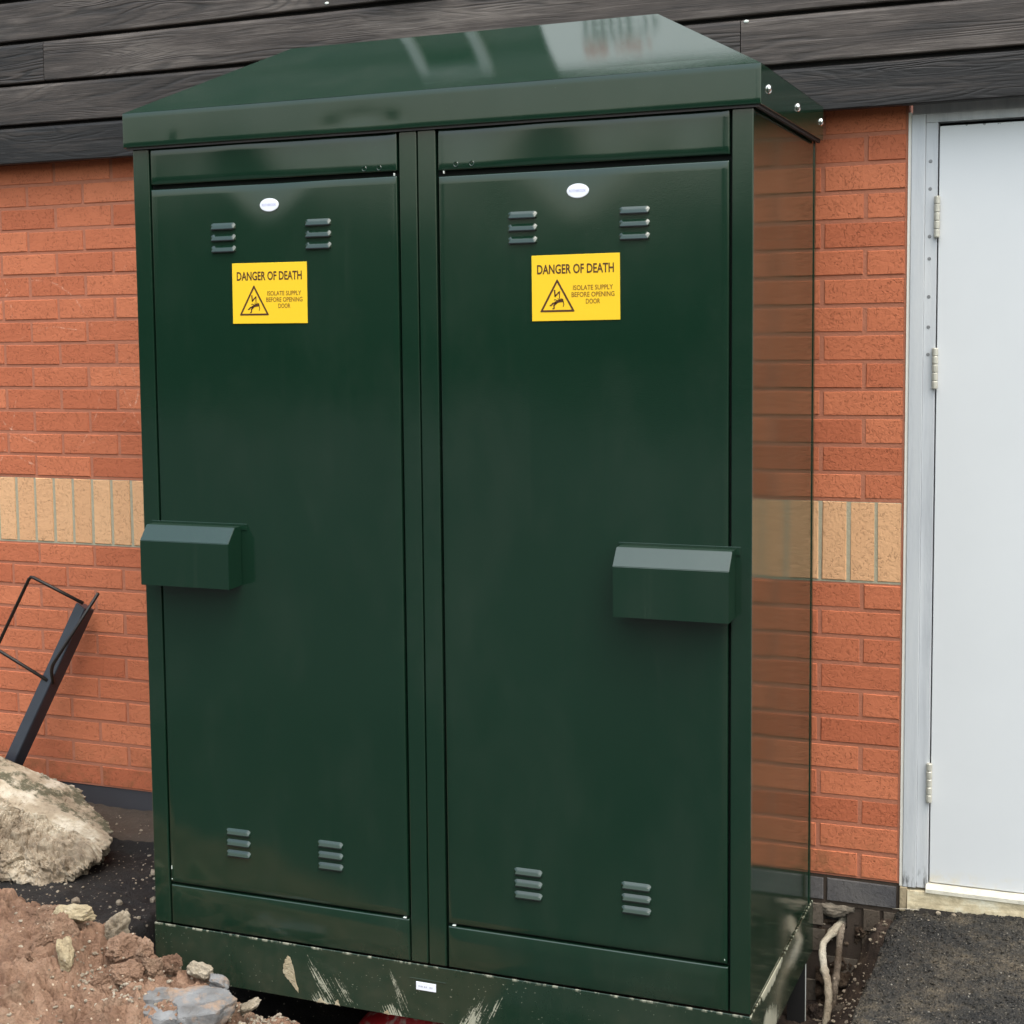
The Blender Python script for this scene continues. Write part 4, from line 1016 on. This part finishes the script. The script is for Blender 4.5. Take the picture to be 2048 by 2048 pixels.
for _ in range(420):
    x, y = rnd.uniform(-2.75, -1.9), rnd.uniform(-.98, -.02)
    s_ = rnd.choice((.0018, .0025, .003, .004, .0055)); sp.append((x, y, ground_h(x, y) + s_ * .3, s_))
for _ in range(60):
    x, y = rnd.gauss(-2.06, .06), rnd.gauss(-.40, .03); s_ = rnd.uniform(.003, .0065); sp.append((x, y, ground_h(x, y) + s_ * .4, s_))
for x, y, s_ in ((-2.23, -.68, .016), (-2.12, -.62, .013), (-2.05, -.55, .015), (-2.17, -.36, .013), (-2.0, -.70, .009), (-2.62, -.50, .016), (-2.55, -.72, .018), (-2.48, -.76, .014)):
    sp.append((x, y, ground_h(x, y) + s_ * .4, s_))
pebbles("gravel", sp, "pale gravel scattered on the black ground by the concrete lump", M_PEB)
sp = []
for _ in range(480):
    x, y = rnd.uniform(-2.6, -1.2), rnd.uniform(-1.7, -.93); s_ = rnd.choice((.0015, .002, .003, .004, .006)); P = heap_clip(x, y)
    if P[2] > -.3: sp.append((x, y, P[2] + s_ * .2, s_))
for _ in range(150):
    x, y = rnd.gauss(-1.80, .07), rnd.gauss(-1.13, .05); s_ = rnd.uniform(.003, .007); P = heap_clip(x, y); sp.append((x, y, P[2] + s_ * .4, s_))
for _ in range(260):
    x, y = rnd.gauss(-1.42, .07), rnd.gauss(-1.03, .03); s_ = rnd.uniform(.0025, .006); P = heap_clip(x, y); sp.append((x, y, P[2] + s_ * .4, s_))
pebbles("gravel", sp, "small stones and crumbs scattered over the soil heap", M_PEB)
sp = []
for _ in range(420):
    x, y = rnd.uniform(-.225, -.02), rnd.uniform(-.6, -.01); s_ = rnd.choice((.002, .003, .004, .006)); sp.append((x, y, ground_h(x, y) + s_ * .2, s_))
for x, y, s_ in ((.105, -.03, .009), (.145, -.022, .006), (.085, -.075, .005)): sp.append((x, y, path_pt(x, y)[2] + s_ * .2, s_))
pebbles("gravel", sp, "earth crumbs and grit lying in the trench beside the asphalt", M_PEB)
sp = []
for _ in range(2600):
    x, y = rnd.uniform(-.01, .40), rnd.uniform(-.8, -.012); s_ = rnd.choice((.0015, .002, .003, .0042)); sp.append((x, y, path_pt(x, y)[2] + s_ * .15, s_))
pebbles("gravel", sp, "dark coarse chippings standing up from the worn asphalt", M_ASPH)

# ------------------------------------------------------------------ crusted cables out of the wall
def cable(name, pts, r, mat, label):
    P = [Vector(q) for q in pts]; out = []; rad = []
    for k in range(len(P) - 1):
        for t in range(6): out.append(P[k].lerp(P[k + 1], t / 6)); rad.append(r * (1 + .16 * fbm(out[-1], 40) + (.28 if (k in (2, 5) and t < 2) else 0)))
    out.append(P[-1]); rad.append(r)
    sm = [out[0]] + [(out[i - 1] + out[i] * 2 + out[i + 1]) / 4 for i in range(1, len(out) - 1)] + [out[-1]]
    return tag(mk(name, tube(bmesh.new(), sm, rad, 12, .10), mat, smooth=True), label, "cable")
cable("crusted_cable", [(-.150, .05, -.135), (-.158, .02, -.138), (-.172, -.02, -.151), (-.194, -.06, -.175), (-.191, -.09, -.194), (-.180, -.12, -.225), (-.166, -.15, -.244), (-.158, -.18, -.274), (-.158, -.20, -.309), (-.160, -.22, -.345), (-.165, -.24, -.42)],
      .0098, M_CABLE, "thick white crusted cable bending down in front, nearer the cabinet")
cable("crusted_cable", [(-.146, .05, -.140), (-.154, .01, -.147), (-.154, -.02, -.163), (-.154, -.035, -.185), (-.154, -.05, -.215), (-.156, -.07, -.263), (-.157, -.09, -.288), (-.162, -.10, -.36)],
      .0092, M_CABLE2, "dirtier grey crusted cable hanging straight behind the bent white one")
# thin twig on the asphalt corner
tag(mk("twig", tube(bmesh.new(), [(-.015, -.02, -.066), (.005, -.03, -.060), (.03, -.028, -.058), (.055, -.02, -.060)], .0012, 6), simple("pale_twig", (.45, .40, .32), .8), smooth=True), "thin pale twig on the asphalt corner below the door frame", "twig")
# red duct under the plinth
bm = bmesh.new(); tube(bm, [(-1.30, -.62, -.42), (-1.26, -.66, -.37), (-1.16, -.68, -.33), (-1.08, -.66, -.31)], [.075, .075, .075, .06], 28)
tag(mk("red_duct", bm, M_RED, smooth=True), "dark red scuffed duct lying in the trench under the plinth", "duct")

# ------------------------------------------------------------------ far tree belt behind the viewer (seen only as a soft reflection)
bm = bmesh.new(); tr = random.Random(5)
base = bmesh.new(); bmesh.ops.create_icosphere(base, subdivisions=3, radius=1)
for v in base.verts: v.co = v.co * (1 + .25 * fbm(v.co, 2.2) + .12 * fbm(v.co, 7))
bme = bpy.data.meshes.new("b"); base.to_mesh(bme); base.free()
x = -70.
while x < 60:
    hgt = tr.uniform(4.4, 6.3); wd = tr.uniform(1.6, 3.2)
    for zc, k in ((hgt * .36, 1.15), (hgt * .72, .8)):
        n0 = len(bm.verts); bm.from_mesh(bme); bm.verts.ensure_lookup_table()
        bmesh.ops.transform(bm, matrix=Matrix.Translation((x + tr.uniform(-.8, .8), -33 + tr.uniform(-1, 1), zc)) @ Matrix.Rotation(tr.uniform(0, 6), 4, 'Z') @ Matrix.Diagonal((wd * k, wd * k, hgt * .36 * k, 1)), verts=bm.verts[n0:])
    x += wd * 1.15
tag(mk("tree_belt", bm, M_LEAF, smooth=True), "dark belt of distant trees across the open ground facing the cabinet", "trees", kind='stuff')

# bake world positions for children of cabinet parts built in world coordinates
